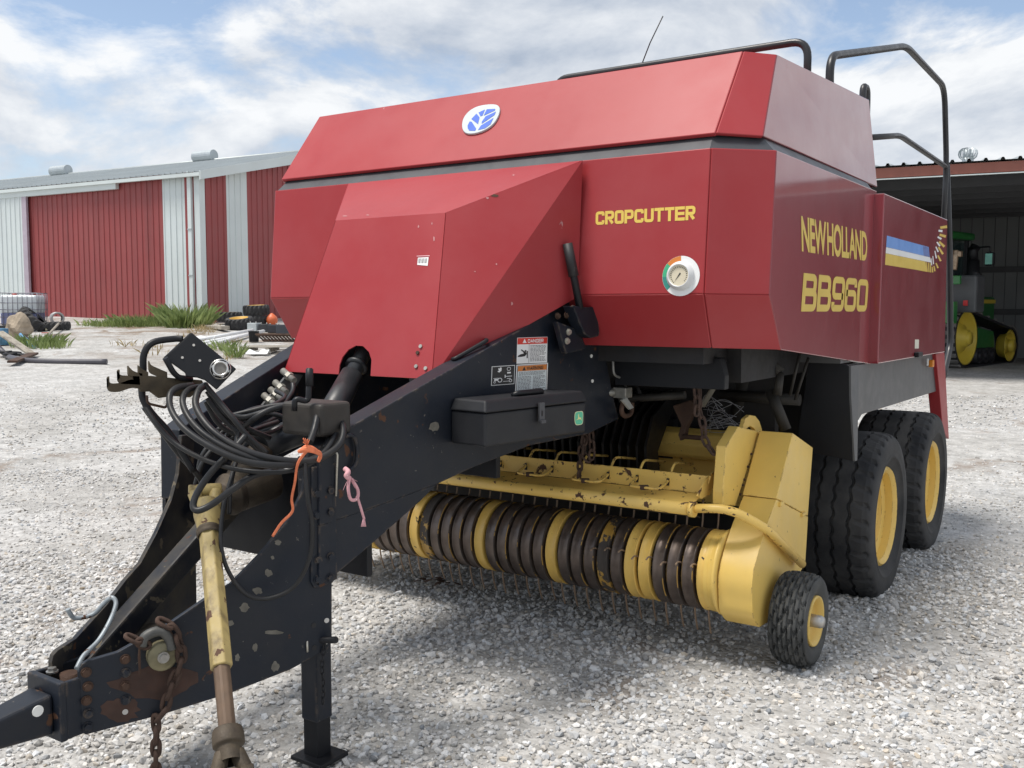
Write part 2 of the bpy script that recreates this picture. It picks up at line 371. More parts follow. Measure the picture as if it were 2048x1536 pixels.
    nt.links.new(mx.outputs[0], bb.inputs['Base Color']); bb.inputs['Roughness'].default_value = .9; bb.inputs['Specular IOR Level'].default_value = .2
    me.materials.append(m); tag(link('gravel', me), 'loose crushed limestone gravel strewn over the yard', 'gravel', kind='stuff')
build_gravel()

# ================================================================ THE BALER
XC = -2.83
baler = empty('hay_baler', (XC, 4.6, 0), 'large red square hay baler with yellow pickup and black drawbar parked on gravel', 'hay baler')
def panel(name, pts, th, mt=None, parent=None, bevel=.004, flip=False):
    n = inward(pts)
    c = sum((V(p) for p in pts), V())/len(pts)
    # push the thickness away from the camera side
    if n.dot(V((0, 0, CH))-c) > 0: n = -n
    if flip: n = -n
    return MB().prism(pts, n*th).build(name, mt or RED, parent or baler, bevel=bevel)

# corner lines of the shell (near side); the far side is the mirror image
HB0, HB1, HB2 = V((-1.556, 3.79, 2.328)), V((-1.412, 3.955, 2.325)), V((-1.412, 5.88, 2.314))
HT0, HT1, HT2 = V((-1.558, 4.09, 2.72)), V((-1.45, 4.19, 2.717)), V((-1.45, 5.79, 2.80))
BT0, BT1 = V((-1.556, 3.745, 2.262)), P(1553, 300, X=-1.352)
BF0, BF1 = V((-1.556, 3.695, 1.672)), P(1562, 590, X=-1.352)
BB0, BB1 = V((-1.575, 3.83, 1.445)), P(1580, 698, X=-1.352)
def coplanar(a, b, c, p):           # slide p along Y into the plane of a, b, c
    n = (b-a).cross(c-a); return V((p.x, (n.dot(a)-n.x*p.x-n.z*p.z)/n.y, p.z))
BF1 = coplanar(BT0, BF0, BT1, BF1); BB1 = coplanar(BF0, BB0, BF1, BB1); HT1 = coplanar(HB0, HB1, HT0, HT1)
SB2, ST2 = V((-1.352, 5.60, 1.302)), V((-1.352, 5.62, 2.262))
def g2(a, b, d):                    # pull a a little towards b to leave a seam
    return a+(b-a).normalized()*d
s_ = .003
# hood
hood = panel('hood_front', [mirX(HB0), HB0, HT0, mirX(HT0)], .02)
for mir in (0, 1):
    f = (lambda p: mirX(p)) if mir else (lambda p: p)
    def pn(name, pts, th=.018, mt=RED):
        c = [f(p) for p in pts]; n = inward(c); cen = sum(c, V())/len(c)
        if n.dot(V((XC, 5.5, 1.7))-cen) < 0: n = -n
        return MB().prism(c, n*th).build(name, mt, baler, bevel=.004)
    pn('hood_corner', [g2(HB0, HB1, s_*2), HB1, HT1, g2(HT0, HT1, s_*2)])
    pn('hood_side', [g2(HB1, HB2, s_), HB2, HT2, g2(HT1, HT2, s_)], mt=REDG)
    pn('corner_panel_upper', [g2(BT0, BT1, s_*2), BT1, BF1, g2(BF0, BF1, s_*2)])
    pn('corner_panel_lower', [g2(BF0, BF1, s_*2)+V((0,0,-.002)), BF1+V((0,0,-.002)), BB1, g2(BB0, BB1, s_*2)])
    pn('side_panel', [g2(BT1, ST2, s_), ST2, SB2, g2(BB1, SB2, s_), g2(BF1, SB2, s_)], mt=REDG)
# near / far halves of the front panel
for lo, hi in ((XC+.0015, -1.556), (mirX(BT0).x, XC-.0015)):
    q = lambda p, x: V((x, p.y, p.z))
    panel('front_panel_upper', [q(BT0, lo), q(BT0, hi), q(BF0, hi), q(BF0, lo)], .018)
    dx = .019
    lo2 = lo if lo > XC else lo+dx; hi2 = hi if hi < -2 else hi-dx
    dz = V((0, 0, -.002))
    panel('front_panel_lower', [q(BF0, lo)+dz, q(BF0, hi)+dz, q(BB0, hi2), q(BB0, lo2)], .018)
# hood roof and rear
m = MB(); m.prism([mirX(HT0)+V((0,0,-.004)), HT0+V((0,0,-.004)), HT1+V((0,0,-.004)), HT2+V((0,0,-.004)), mirX(HT2)+V((0,0,-.004)), mirX(HT1)+V((0,0,-.004))], (0, 0, -.02)); m.build('hood_roof', RED, baler, bevel=.003)
panel('hood_rear', [HB2+V((-.02,-.01,0)), mirX(HB2)+V((.02,-.01,0)), mirX(HT2)+V((.02,-.02,-.01)), HT2+V((-.02,-.02,-.01))], .015, flip=True)
# dark band between hood and lower shell: sloping ledge
def ring(p0, p1, p2): return [mirX(p2), mirX(p1), mirX(p0), p0, p1, p2]
lo = ring(V((-1.562, 3.752, 2.258)), V((-1.362, 3.972, 2.254)), V((-1.362, 5.6, 2.254)))
hi = ring(V((-1.585, 3.86, 2.36)), V((-1.455, 4.0, 2.36)), V((-1.455, 5.7, 2.36)))
m = MB(); m.add(lo+hi, [(i, i+1, 7+i, 6+i) for i in range(5)]); m.build('hood_gap_band', mat('band_grey', (.045, .048, .055), .38, var=.1, dust=(.3, (.12, .12, .125), 2)), baler, fixn=False)
# inner chamber that closes the shell
m = MB(); m.box((XC, 6.0, 1.75), (2.5, 3.6, .95)); m.box((XC, 4.18, 1.72), (2.36, .5, .7)); m.box((XC, 4.9, 2.45), (2.4, 1.4, .3))
m.build('inner_chassis', DARK, baler)
# rear door: proud of the side panel, with a front flange
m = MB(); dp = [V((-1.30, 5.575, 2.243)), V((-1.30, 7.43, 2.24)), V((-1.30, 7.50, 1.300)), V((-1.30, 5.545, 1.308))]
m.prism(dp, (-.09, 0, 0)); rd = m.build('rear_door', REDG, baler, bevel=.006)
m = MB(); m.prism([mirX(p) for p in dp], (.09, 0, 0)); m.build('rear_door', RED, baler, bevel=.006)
panel('rear_corner_post', [P(1872, 708, X=-1.335), P(1889, 705, X=-1.335), P(1898, 878, X=-1.335), P(1886, 862, X=-1.335), P(1879, 780, X=-1.335)], .08)
# grey skirt over the tandem
sk = [P(1727, 733, X=-1.36), P(1876, 706, X=-1.36), P(1880, 780, X=-1.36), P(1722, 829, X=-1.36), P(1730, 780, X=-1.36)]
sk = [V((-1.36, 5.30, 1.31)), V((-1.36, 7.40, 1.30)), P(1878, 781, X=-1.36), P(1724, 829, X=-1.36), V((-1.36, 5.20, .93))]
skirt = panel('wheel_skirt', sk, .02, GREYP)

# ---------------------------------------------------------------- nose shield over the drawbar
SB0, SF0, SG0 = V((-2.138, 3.715, 2.256)), V((-2.515, 3.23, 2.012)), V((-2.411, 3.0, 1.332))
SR0 = V((-2.148, 3.695, 1.662))
fn = inward([mirX(SG0), SG0, SF0]); 
notch = [PN(x, y, SG0, fn) for x, y in ((741, 752), (743, 720), (738, 704), (726, 692), (712, 691), (697, 699), (685, 714), (679, 730), (677, 749))]
def on_edge(p, a, b):
    t = ((p-a).dot(b-a))/(b-a).length_squared; return a+(b-a)*t
notch[0] = on_edge(notch[0], SG0, mirX(SG0)); notch[-1] = on_edge(notch[-1], SG0, mirX(SG0))
front_poly = [mirX(SF0), SF0, SG0]+notch+[mirX(SG0)]
m = MB(); m.prism(front_poly, (-fn if fn.y < 0 else fn)*.006)
tn = inward([mirX(SB0), SB0, SF0]); tn = tn if tn.z < 0 else -tn
m.prism([mirX(SB0), SB0, SF0, mirX(SF0)], tn*.006)
nose = m.build('nose_shield', RED, baler)
for mir in (0, 1):
    f = mirX if mir else (lambda p: p)
    e_ = V((.004, 0, 0)) if not mir else V((-.004, 0, 0))
    a, b, c, d = [f(p) for p in (SF0, SB0, SG0, SR0)]
    inn = V((-.004, .004, 0)) if not mir else V((.004, .004, 0))
    m = MB(); m.prism([a+e_, b+e_, c+e_], inn); m.prism([b+e_, d+e_, c+e_], inn)
    m.build('shield_side', RED, baler)
m = MB()
hp = [PN(x, y, SG0, (SB0-SG0).cross(SR0-SG0).normalized()) for x, y in ((905, 718), (915, 712), (965, 685), (971, 680))]
o_ = V((.03, -.03, 0)); m.tube(fillet([hp[0], hp[0]+o_, hp[3]+o_, hp[3]], .02), .009, 8)
m.build('grab_handle', BLK2, nose)
for x, y in ((842, 693), (836, 706), (833, 733), (852, 737)):
    p = PN(x, y, SG0, fn); nn = fn if fn.y < 0 else -fn
    MB().cyl(p, p+nn*.006, .008, n=10).build('screw', ZINC if y != 706 else RUSTY, nose)

# ---------------------------------------------------------------- drawbar
FA, FB, RB = (-2.75, 1.655), (-2.378, 2.45), (-2.19, 3.77)
nF = V((FB[1]-FA[1], -(FB[0]-FA[0]), 0)).normalized(); nR = V((RB[1]-FB[1], -(RB[0]-FB[0]), 0)).normalized()
def PF(x, y, d=0): return PV(x, y, (FA[0]+nF.x*d, FA[1]+nF.y*d), (FB[0]+nF.x*d, FB[1]+nF.y*d))
def PR(x, y, d=0): return PV(x, y, (FB[0]+nR.x*d, FB[1]+nR.y*d), (RB[0]+nR.x*d, RB[1]+nR.y*d))
fp = [PF(*q) for q in ((156, 1345), (162, 1330), (176, 1322), (197, 1316), (235, 1305), (260, 1291), (341, 1246), (408, 1200), (461, 1169), (520, 1109), (577, 1039), (604, 985), (618, 900), (664, 900), (664, 1280), (656, 1298), (580, 1340), (460, 1387), (330, 1428), (172, 1470), (158, 1462))]
rp = [PR(*q) for q in ((640, 893), (690, 860), (866, 759), (1148, 598), (1168, 606), (1178, 625), (1209, 700), (1226, 790), (1238, 838), (1176, 868), (1061, 891), (942, 937), (878, 967), (756, 1012), (640, 1052))]
lowf = [PR(*q) for q in ((878, 967), (845, 1000), (740, 1093), (673, 1150), (640, 1172), (640, 1052), (756, 1012))]
db = MB(); db.prism(fp, nF*-.022)
drawbar = db.build('drawbar', BLK, baler, bevel=.003)
def mirF(p):
    h = p.x-XC; return V((XC-(.08+(h-.08)*.70), p.y, p.z))
MB().prism([mirF(p) for p in fp], V((.022, 0, 0))).build('drawbar_plate', BLKM, drawbar, bevel=.003)
for mir in (0, 1):
    f = mirX if mir else (lambda p: p); nn = V((-nR.x, nR.y, 0)) if mir else nR
    MB().prism([f(p) for p in rp], nn*-.10).build('drawbar_beam', BLK, drawbar, bevel=.004)
    q = [f(p) for p in lowf]; MB().prism([p-nn*.004 for p in q], nn*-.02).build('beam_flange', BLK, drawbar, bevel=.003)
# bolted doubler plate
dbl = [PF(*q, d=.012) for q in ((624, 935), (672, 925), (675, 1158), (640, 1176), (628, 1176), (622, 1165))]
MB().prism(dbl, nF*-.014).build('doubler_plate', BLK, drawbar, bevel=.003)
BOLT = None
def bolt(p, n, r, mt, parent, h=None):
    n = V(n).normalized(); h = h or r*.7
    MB().cyl(p-n*.002, p+n*h*.3, r*1.25, n=14, smooth=False).cyl(V(p)+n*h*.3, V(p)+n*h*1.3, r*.9, n=6, smooth=False).build('bolt', mt, parent)
for x, y in ((1080, 540), (1185, 515), (1080, 710), (1185, 685), (1090, 1060), (1190, 1035), (1085, 1215), (1185, 1205)):
    bolt(PF(360+x/3.9375, 850+y/3.9375, .013), nF, .013, BLK, drawbar)
for x, y in ((490, 980), (500, 1060), (492, 1140), (503, 1212), (500, 1290), (712, 905), (715, 982), (712, 1055), (715, 1137)):
    bolt(PF(x/2.844, 1000+y/2.844, .001), nF, .013, BLK if (x+y) % 3 else RUSTY, drawbar)
HOLE = mat('pale_hole', (.50, .48, .45), .9)
for x, y in ((1785, 713), (1788, 840), (712, 1205), (1858, 685), (1856, 806)):
    p = PF(x/2.844, 1000+y/2.844, .001); MB().cyl(p, p+nF*.0015, .009, n=12).build('bolt_hole', HOLE if x in (712, 1858, 1856) else DARK, drawbar)
for x, y in ((1182, 712), (1184, 762)):
    p = PR(x, y, .001); MB().cyl(p, p+nR*.004, .008, n=12).build('plug', mat('white_plug', (.7, .7, .66), .5), drawbar)
# bare rubbed patches and rust on the plate
PATCH = mat('scraped_metal', (.13, .12, .10), .7, var=.3, vscale=30); RPATCH = mat('rust_stain', (.055, .028, .02), .8, var=.3, vscale=20)
def blob(cx, cy, rx, ry, mt, fpl, name, d=.0012, k=14, seed=0):
    rr = random.Random(seed or cx); pts = []
    for i in range(k):
        a = 2*math.pi*i/k; s = rr.uniform(.72, 1.12); pts.append(fpl(cx+rx*s*math.cos(a), cy+ry*s*math.sin(a), d))
    MB().add(pts, [tuple(range(k))]).build(name, mt, drawbar, fixn=False)
for cx, cy, rx, ry in ((515, 1181, 10, 8), (489, 1215, 10, 9), (537, 1146, 8, 8), (556, 1085, 7, 6), (545, 1115, 4, 4), (461, 1246, 7, 6), (548, 1265, 18, 5), (510, 1295, 5, 9), (475, 1315, 5, 8), (550, 1343-10, 9, 11), (868, 854, 12, 10)):
    blob(cx, cy, rx, ry, PATCH, PR if cx > 700 else PF, 'scrape_mark')
for cx, cy, rx, ry in ((310, 1365, 92, 34), (240, 1420, 40, 26)):
    blob(cx, cy, rx, ry, RPATCH, PF, 'rust_patch', .0008, 22)
# cross members, tongue tube, hitch head
for y, z0, z1 in ((2.62, .62, .98), (3.3, .9, 1.12)):
    w = .43+(y-2.45)*.16-.03; MB().box((XC, y, (z0+z1)/2), (2*w, .03, z1-z0)).build('cross_member', BLK2, drawbar, bevel=.004)
a, b = P(415, 1060, X=XC-.10), P(212, 1292, X=XC-.10)
MB().box((a+b)/2, (.07, (a-b).length+.3, .08), (a-b).to_track_quat('Y', 'Z').to_matrix()).build('tongue_tube', BLKM, drawbar, bevel=.008)
hxa, hxb = -2.925, -2.742
zt_, zb_ = P(150, 1358, X=hxb).z, P(156, 1474, X=hxb).z; hy = P(120, 1400, X=hxb).y
m = MB(); m.box(((hxa+hxb)/2, hy+.012, (zt_+zb_)/2), (hxb-hxa, .024, zt_-zb_)); m.box(((hxa+hxb)/2, hy+.19, zb_+.015), (hxb-hxa-.02, .34, .03)); m.box((hxb-.010, hy+.11, (zt_+zb_)/2), (.018, .2, zt_-zb_-.004)); m.box((hxa+.010, hy+.11, (zt_+zb_)/2), (.018, .2, zt_-zb_-.004)); m.box(((hxa+hxb)/2, hy+.33, (zt_+zb_)/2), (hxb-hxa+.1, .02, .12))
m.build('hitch_head', BLK, drawbar, bevel=.005)
MB().cyl(((hxa+hxb)/2-.02, hy+.10, zb_+.02), ((hxa+hxb)/2-.02, hy+.10, zt_-.02), .03, n=16).build('hitch_pin', RUSTY, drawbar)
bolt(V(((hxa+hxb)/2-.05, hy+.06, zt_-.01)), (0, 0, 1), .015, STEEL, drawbar)
zh = (zt_+zb_)/2
m = MB(); m.hexa([V((hxa+.03, hy, zh-.075)), V((hxb-.035, hy, zh-.075)), V((hxb-.035, hy, zh+.055)), V((hxa+.03, hy, zh+.055))], [V((hxa+.05, hy-.34, zh-.055)), V((hxb-.065, hy-.34, zh-.055)), V((hxb-.065, hy-.34, zh-.005)), V((hxa+.05, hy-.34, zh-.005))])
tong = m.build('hitch_tongue', BLK, drawbar, bevel=.012, seg=3)
p = P(74, 1421, X=hxb-.044); MB().cyl(p-V((.01, 0, 0)), p+V((.008, -.001, 0)), .017, n=16).build('grease_cap', mat('white_cap', (.75, .75, .72), .5), tong)
MB().prism([V((-2.70, 1.78, .44)), V((-2.55, 2.12, .47)), V((-3.02, 2.12, .47)), V((-2.94, 1.78, .44))], (0, 0, -.02)).build('drawbar_floor', BLKM, drawbar)
# bent parking hook standing at the hitch
hk = [P(x/2.844, 1000+y/2.844, X=xx) for x, y, xx in ((435, 960, -2.72), (480, 880, -2.74), (560, 800, -2.76), (625, 690, -2.78), (660, 590, -2.8), (635, 555, -2.82), (590, 590, -2.84), (530, 650, -2.86), (430, 672, -2.88), (395, 640, -2.88), (385, 620, -2.88))]
MB().tube(spline(hk, 6), .0075, 8).build('rod_hook', mat('grey_rod', (.25, .28, .30), .5, metal=.3, var=.3, vscale=15, chips=(.6, 25, RUST)), drawbar)
# chains
def chain_links(path, pitch, r, mt, parent, wide=.62):
    pts = [V(p) for p in path]; L = [0]
    for i in range(1, len(pts)): L.append(L[-1]+(pts[i]-pts[i-1]).length)
    def at(s):
        for i in range(1, len(pts)):
            if s <= L[i] or i == len(pts)-1:
                t = (s-L[i-1])/max(1e-6, L[i]-L[i-1]); return pts[i-1].lerp(pts[i], t), (pts[i]-pts[i-1]).normalized()
    n = max(2, int(L[-1]/pitch)); hl = pitch*.5+r*.9; hw = pitch*wide*.5
    base = []
    for k in range(16):
        a = 2*math.pi*k/16; base.append((hw*math.copysign(abs(math.sin(a))**.7, math.sin(a)), hl*math.copysign(abs(math.cos(a))**.8, math.cos(a))))
    mb = MB(); mb.tube([V((x, y, 0)) for x, y in base], r, 7, closed=True)
    me = None
    for i in range(n):
        p, t = at((i+.5)*L[-1]/n)
        q = t.to_track_quat('Y', 'Z').to_matrix() @ Matrix.Rotation(R_(90*(i % 2)+random.uniform(-18, 18)+25), 3, 'Y')
        if me is None:
            o = mb.build('chain_link', mt, parent); me = o.data
        else: o = link('chain_link', me, parent)
        o.matrix_basis = Matrix.Translation(p) @ q.to_4x4()
    return me
RCH = mat('rusty_chain', (.062, .036, .026), .8, metal=.2, var=.4, vscale=25, bump=.2, bscale=200)
cp = [PF(x/2.844, 1000+y/2.844, dd) for x, y, dd in ((725, 775, .03), (780, 800, .04), (840, 830, .03))]
chain_links(spline(cp, 5), .038, .007, RCH, drawbar)
cp = [PF(x/2.844, 1000+y/2.844, dd) for x, y, dd in ((905, 690, .02), (960, 715, .03), (1015, 800, .035), (1030, 900, .035), (990, 1020, .035), (960, 1100, .035), (930, 1210, .03), (890, 1240, .02), (890, 1320, .02), (887, 1420, .02), (885, 1560, .02), (880, 1650, .02))]
chain_links(spline(cp, 5), .040, .0078, RCH, drawbar)
p = PF(922/2.844, 1000+885/2.844, .02)
m = MB(); m.lathe([(-.02, .02), (-.02, .047), (.012, .047), (.016, .042), (.016, .018), (.022, .018), (.022, 0.0001)], p, nF, 24)
m.build('pin_washer', mat('olive_disc', (.20, .18, .11), .55, metal=.4, var=.3, vscale=20), drawbar)
bolt(p+nF*.02, nF, .015, STEEL, drawbar)
cl = [PF(x/2.844, 1000+y/2.844, .03) for x, y in ((805, 830), (825, 780), (880, 750), (930, 752), (965, 800), (975, 850))]
MB().tube(spline(cl, 5), .016, 10).build('clevis', mat('grey_forged', (.10, .10, .095), .55, metal=.4, var=.3, vscale=20), drawbar)
cl = [PF(x/2.844, 1000+y/2.844, .025) for x, y in ((790, 845), (785, 900), (792, 995), (803, 990), (800, 900), (798, 845))]
MB().prism(cl, nF*-.006).build('locking_pin', RUSTY, drawbar)
# toolbox
tax = V((RB[0]-FB[0], RB[1]-FB[1], 0)).normalized()
t0 = PR(928, 792, .0); dz = .185
tA = PR(970, 826, .19); tB = PR(1172, 806, .19)
Lb = (V((tB.x, tB.y, 0))-V((tA.x, tA.y, 0))).length
zt = tA.z; o0 = V((tA.x, tA.y, 0))
def tb(u, w, z): return o0+tax*u*Lb-nR*w*.185+V((0, 0, z))
zb = PR(968, 896, .19).z
m = MB(); m.prism([tb(0, 0, zb), tb(1, 0, zb), tb(1, 1, zb), tb(0, 1, zb)], (0, 0, zt-zb-.002))
PLA = mat('black_plastic', (.011, .012, .015), .5, spec=.4, var=.15, dust=(.2, (.05, .05, .052), 2.5), bump=.05, bscale=150)
tool = m.build('toolbox', PLA, baler, bevel=.010, seg=3)
m = MB(); e = .012; zl = zt+.045
m.hexa([tb(-e, -.05, zt), tb(1+e, -.05, zt), tb(1+e, 1, zt), tb(-e, 1, zt)], [tb(.02, .05, zl), tb(.98, .05, zl), tb(.98, .97, zl), tb(.02, .97, zl)])
m.build('toolbox_lid', PLA, tool, bevel=.008, seg=3)
m = MB(); m.tube(fillet([tb(.36, .35, zl), tb(.38, .25, zl+.012), tb(.62, .25, zl+.012), tb(.64, .35, zl)], .02), .012, 8); m.build('toolbox_handle', BLK2, tool)
for u in (.40, .585): 
    m = MB(); m.box(tb(u, .36, zl+.006), (.02, .02, .01)); m.build('handle_clip', mat('chrome', (.6, .6, .6), .25, metal=.9), tool)
m = MB(); c = tb(.5, -.02, zt-.02); mr = Matrix((tax, nR, V((0, 0, 1)))).transposed()
m.box(c+nR*.012, (.032, .008, .075), mr); m.box(c+nR*.018+V((0, 0, -.038)), (.028, .014, .012), mr); m.build('toolbox_latch', mat('dull_steel', (.09, .092, .10), .45, metal=.6), tool)
MB().box(c+nR*.017+V((0, 0, -.005)), (.006, .002, .022), mr).build('latch_slot', DARK, tool)
# frame of the toolbox front face for stickers
TBF = lambda u, v, d=.0: tb(u, 0, zb+(zt-zb)*v)+nR*(.001+d)
# lever in its socket
lb = PR(1160, 618, .10); lt = PR(1135, 487, .06)
lv = MB(); lv.cyl(lb, lt, .0165, n=14); lever = lv.build('park_brake_lever', BLK2, baler)
MB().cyl(lb.lerp(lt, .50), lt, .0225, .0215, n=16).build('lever_grip', mat('grip_rubber', (.018, .018, .02), .6), lever)
sk_ = [PR(*q, d=.05) for q in ((1125, 612), (1158, 615), (1172, 612), (1178, 665), (1176, 672), (1160, 676), (1148, 668), (1135, 640))]
MB().prism(sk_, nR*.06).build('lever_socket', BLK, drawbar, bevel=.004)
br = [PR(*q, d=.035) for q in ((1104, 643), (1143, 658), (1162, 695), (1155, 700), (1122, 707), (1116, 690))]
MB().prism(br, nR*.03).build('socket_bracket', BLK, drawbar, bevel=.004)
for x, y, d, mt_ in ((1133, 630, .055, RUSTY), (1115, 632, .03, RUSTY), (1137, 664, .066, ZINC), (1134, 682, .066, ZINC), (1146, 617, .06, ZINC)):
    bolt(PR(x, y, d), nR, .012, mt_, drawbar)
# jack stand
JX, JY = -2.465, 2.40
m = MB(); m.box((JX, JY, .62), (.078, .078, .95)); jack = m.build('jack_stand', BLK, baler, bevel=.006)
m = MB(); m.box((JX+.01, JY, .007), (.15, .14, .016)); m.box((JX, JY, .10), (.068, .068, .18)); m.build('jack_foot', BLK2, jack, bevel=.003)
gb = P(612, 840, X=JX+.03)
m = MB(); m.box((JX, JY+.02, gb.z), (.20, .15, .115)); jb = m.build('jack_gearbox', mat('greasy_black', (.022, .02, .018), .55, var=.4, vscale=20, dust=(.5, (.06, .05, .04), 12), chips=(.72, 30, (.3, .29, .27))), jack, bevel=.015, seg=3)
m = MB(); m.tube(fillet([P(589, 822, X=JX+.02), P(589, 796, X=JX+.02), P(617, 804, X=JX+.05), P(619, 736, X=JX+.05)], .02), .010, 8); m.build('jack_crank', BLK2, jack)
MB().cyl(P(619, 738, X=JX+.05), P(619, 772, X=JX+.05), .013, n=12).build('crank_grip', BLK2, jack)
MB().cyl(V((JX-.07, JY-.02, .42)), V((JX+.12, JY-.02, .46)), .012, n=10).build('jack_pin', BLK2, jack)
MB().tube(spline([V((JX+.02, JY-.06, .46)), V((JX+.035, JY-.075, .44)), V((JX+.03, JY-.07, .415)), V((JX+.015, JY-.06, .43))], 5), .004, 6).build('pin_clip', ZINC, jack)
chain_links(spline([V((JX+.065, JY-.02, .44)), V((JX+.06, JY-.03, .36)), V((JX+.065, JY-.03, .29)), V((JX+.06, JY-.03, .22))], 4), .022, .0025, BLK2, jack)
hp = [PF(1225/3.9375+360, 850+205/3.9375, .02), PF(1240/3.9375+360, 850+235/3.9375, .02), PF(1228/3.9375+360, 850+560/3.9375, .02)]
MB().tube([hp[0]+V((-.02, .01, .0))]+hp, .004, 6).build('hitch_clip', ZINC, drawbar)
lp = [PR(x, y, .015) for x, y in ((690, 872), (706, 872), (714, 895), (712, 925), (700, 940))]
MB().tube(spline(lp, 5), .008, 8).build('lifting_eye', BLK, drawbar)

# ---------------------------------------------------------------- driveline
GRE = mat('greasy_iron', (.055, .042, .030), .6, metal=.3, var=.45, vscale=14, dust=(.5, (.13, .10, .06), 16), bump=.2, bscale=120)
a = PN(727, 706, SG0+V((0, .10, 0)), fn); b = P(652, 848, X=XC); dv = (b-a).normalized()
SATB = mat('satin_black', (.022, .024, .028), .35, var=.2, dust=(.3, (.06, .06, .06), 6))
m = MB(); m.cyl(a-dv*.25, a+dv*.2, .036, n=24); m.lathe([(.06, .036), (.075, .05), (.085, .05), (.09, .038)], a, dv, 24); m.cyl(a+dv*.13, b+dv*.05, .048, .06, n=28)
tube_ = m.build('driveline_tube', SATB, baler)
c0_ = P(640, 846, X=XC); b = P(517, 893, X=XC); MB().cyl(c0_, b, .056, n=28).build('driveline_cover', SATB, tube_)
m = MB(); c = P(470, 985, X=XC); c2 = P(425, 1012, X=XC-.0)
m.cyl(b, c, .06, n=20); m.cyl(c+V((0, .16, .03)), c, .085, .075, n=24); m.lathe([(0, .075), (.03, .08), (.06, .05), (.10, .05), (.10, .001)], c, V((0, -1, -.1)), 24)
m.box(c2, (.05, .12, .11)); m.cyl(c2-V((.06, 0, 0)), c2+V((.06, 0, 0)), .024, n=14); m.cyl(c2-V((0, 0, .06)), c2+V((0, 0, .07)), .022, n=14)
dg = m.build('drive_joint', GRE, baler, bevel=.003)
ua, ub = P(413, 1010, X=-2.70), P(462, 1536, X=-2.13); dv = (ub-ua).normalized(); LL = (ub-ua).length
side = dv.cross(V((0, 0, 1))).normalized()
SHY = mat('old_yellow_shaft', (.38, .29, .11), .55, var=.2, vscale=10, streak=((.07, .045, .025), 22), chips=[(.60, 16, RUST)], dust=(.3, (.28, .22, .11), 12))
def q(t): return ua.lerp(ub, t)
m = MB(); m.cyl(q(.10), q(.665), .0345, n=6, smooth=False)
shaft = m.build('power_shaft', SHY, baler, bevel=.004)
m = MB(); m.lathe([(0, .02), (0, .042), (.05, .046), (.085, .04), (.12, .036)], q(-.01), dv, 20); [m.cyl(q(.02)+side*s*.024, q(-.06)+side*s*.036, .020, .024, n=12) for s in (-1, 1)]; m.cyl(q(-.07)-side*.055, q(-.07)+side*.055, .022, n=14)
m.build('upper_yoke', SHY, shaft, bevel=.004)
m = MB(); m.lathe([(-.012, .038), (-.006, .042), (.0, .042), (.006, .038), (.012, .042), (.018, .036)], q(.12), dv, 20); m.build('shaft_collar', GRE, shaft)
m = MB(); m.cyl(q(.66), q(.90), .026, .026, n=8, smooth=False); m.build('inner_shaft', mat('brown_tube', (.13, .085, .055), .6, metal=.2, var=.3, vscale=14), shaft, bevel=.004)
m = MB(); m.lathe([(0, .028), (.0, .042), (.02, .046), (.05, .046), (.055, .034), (.10, .034)], q(.875), dv, 20)
for s in (-1, 1): m.cyl(q(.95)+side*s*.02, q(1.02)+side*s*.04, .022, .024, n=12); m.cyl(q(1.03)+side*s*.022, q(1.03)+side*s*.06, .03, n=16)
m.cyl(q(1.04)-dv.cross(side)*.05, q(1.04)+dv.cross(side)*.05, .02, n=14); m.cyl(q(1.07), q(1.22), .036, n=18)
m.build('lower_yoke', GRE, shaft, bevel=.004)

# ---------------------------------------------------------------- pickup
DY, DZ, DR = 4.17, .405, .185
XR = -1.69; XL = 2*XC-XR
m = MB(); m.cyl((XL, DY, DZ), (XR+.03, DY, DZ), .135, n=28)
pick = m.build('pickup_reel', mat('dark_yellow', (.16, .09, .02), .6, var=.5, vscale=20, chips=(.5, 18, (.02, .017, .014))), baler)
DRING = mat('worn_band', (.14, .11, .095), .34, metal=.55, var=.35, vscale=16, dust=(.35, (.09, .065, .045), 14), chips=[(.70, 12, (.45, .27, .05))])
YRING = mat('yellow_band', (.80, .52, .12), .38, var=.1, vscale=8, chips=[(.64, 16, (.05, .04, .032))], dust=(.2, (.4, .3, .15), 9))
MRING = mat('half_worn_band', (.46, .27, .055), .4, var=.1, vscale=8, chips=[(.43, 7, (.055, .046, .04)), (.6, 30, (.07, .055, .045))])
pat = 'YdddYYdmdddYdddddYddddmYddddYddddY'
prof = [(-.0275, .160), (-.0275, DR-.001), (-.0245, DR+.003), (-.021, DR), (.021, DR), (.0245, DR+.003), (.0275, DR-.001), (.0275, .160)]
pitch = .0727; nr = int((XR-XL)/pitch)+1; rmesh = {}
for i in range(nr):
    x = XR-i*pitch; ch = pat[i % len(pat)]
    if ch not in rmesh:
        o = MB().lathe(prof, (0, 0, 0), (1, 0, 0), 40).build('stripper_band', {'Y': YRING, 'd': DRING, 'm': MRING}[ch], pick); rmesh[ch] = o.data
        if ch != 'Y':
            o.data.materials.append(MRING); o.data.polygons.foreach_set('material_index', [1 if (k//40) in (1, 5) else 0 for k in range(7*40)])
    else: o = link('stripper_band', rmesh[ch], pick)
    o.matrix_basis = Matrix.Translation((x+.026, DY, DZ)) @ Matrix.Rotation(random.uniform(0, 6.28), 4, 'X')
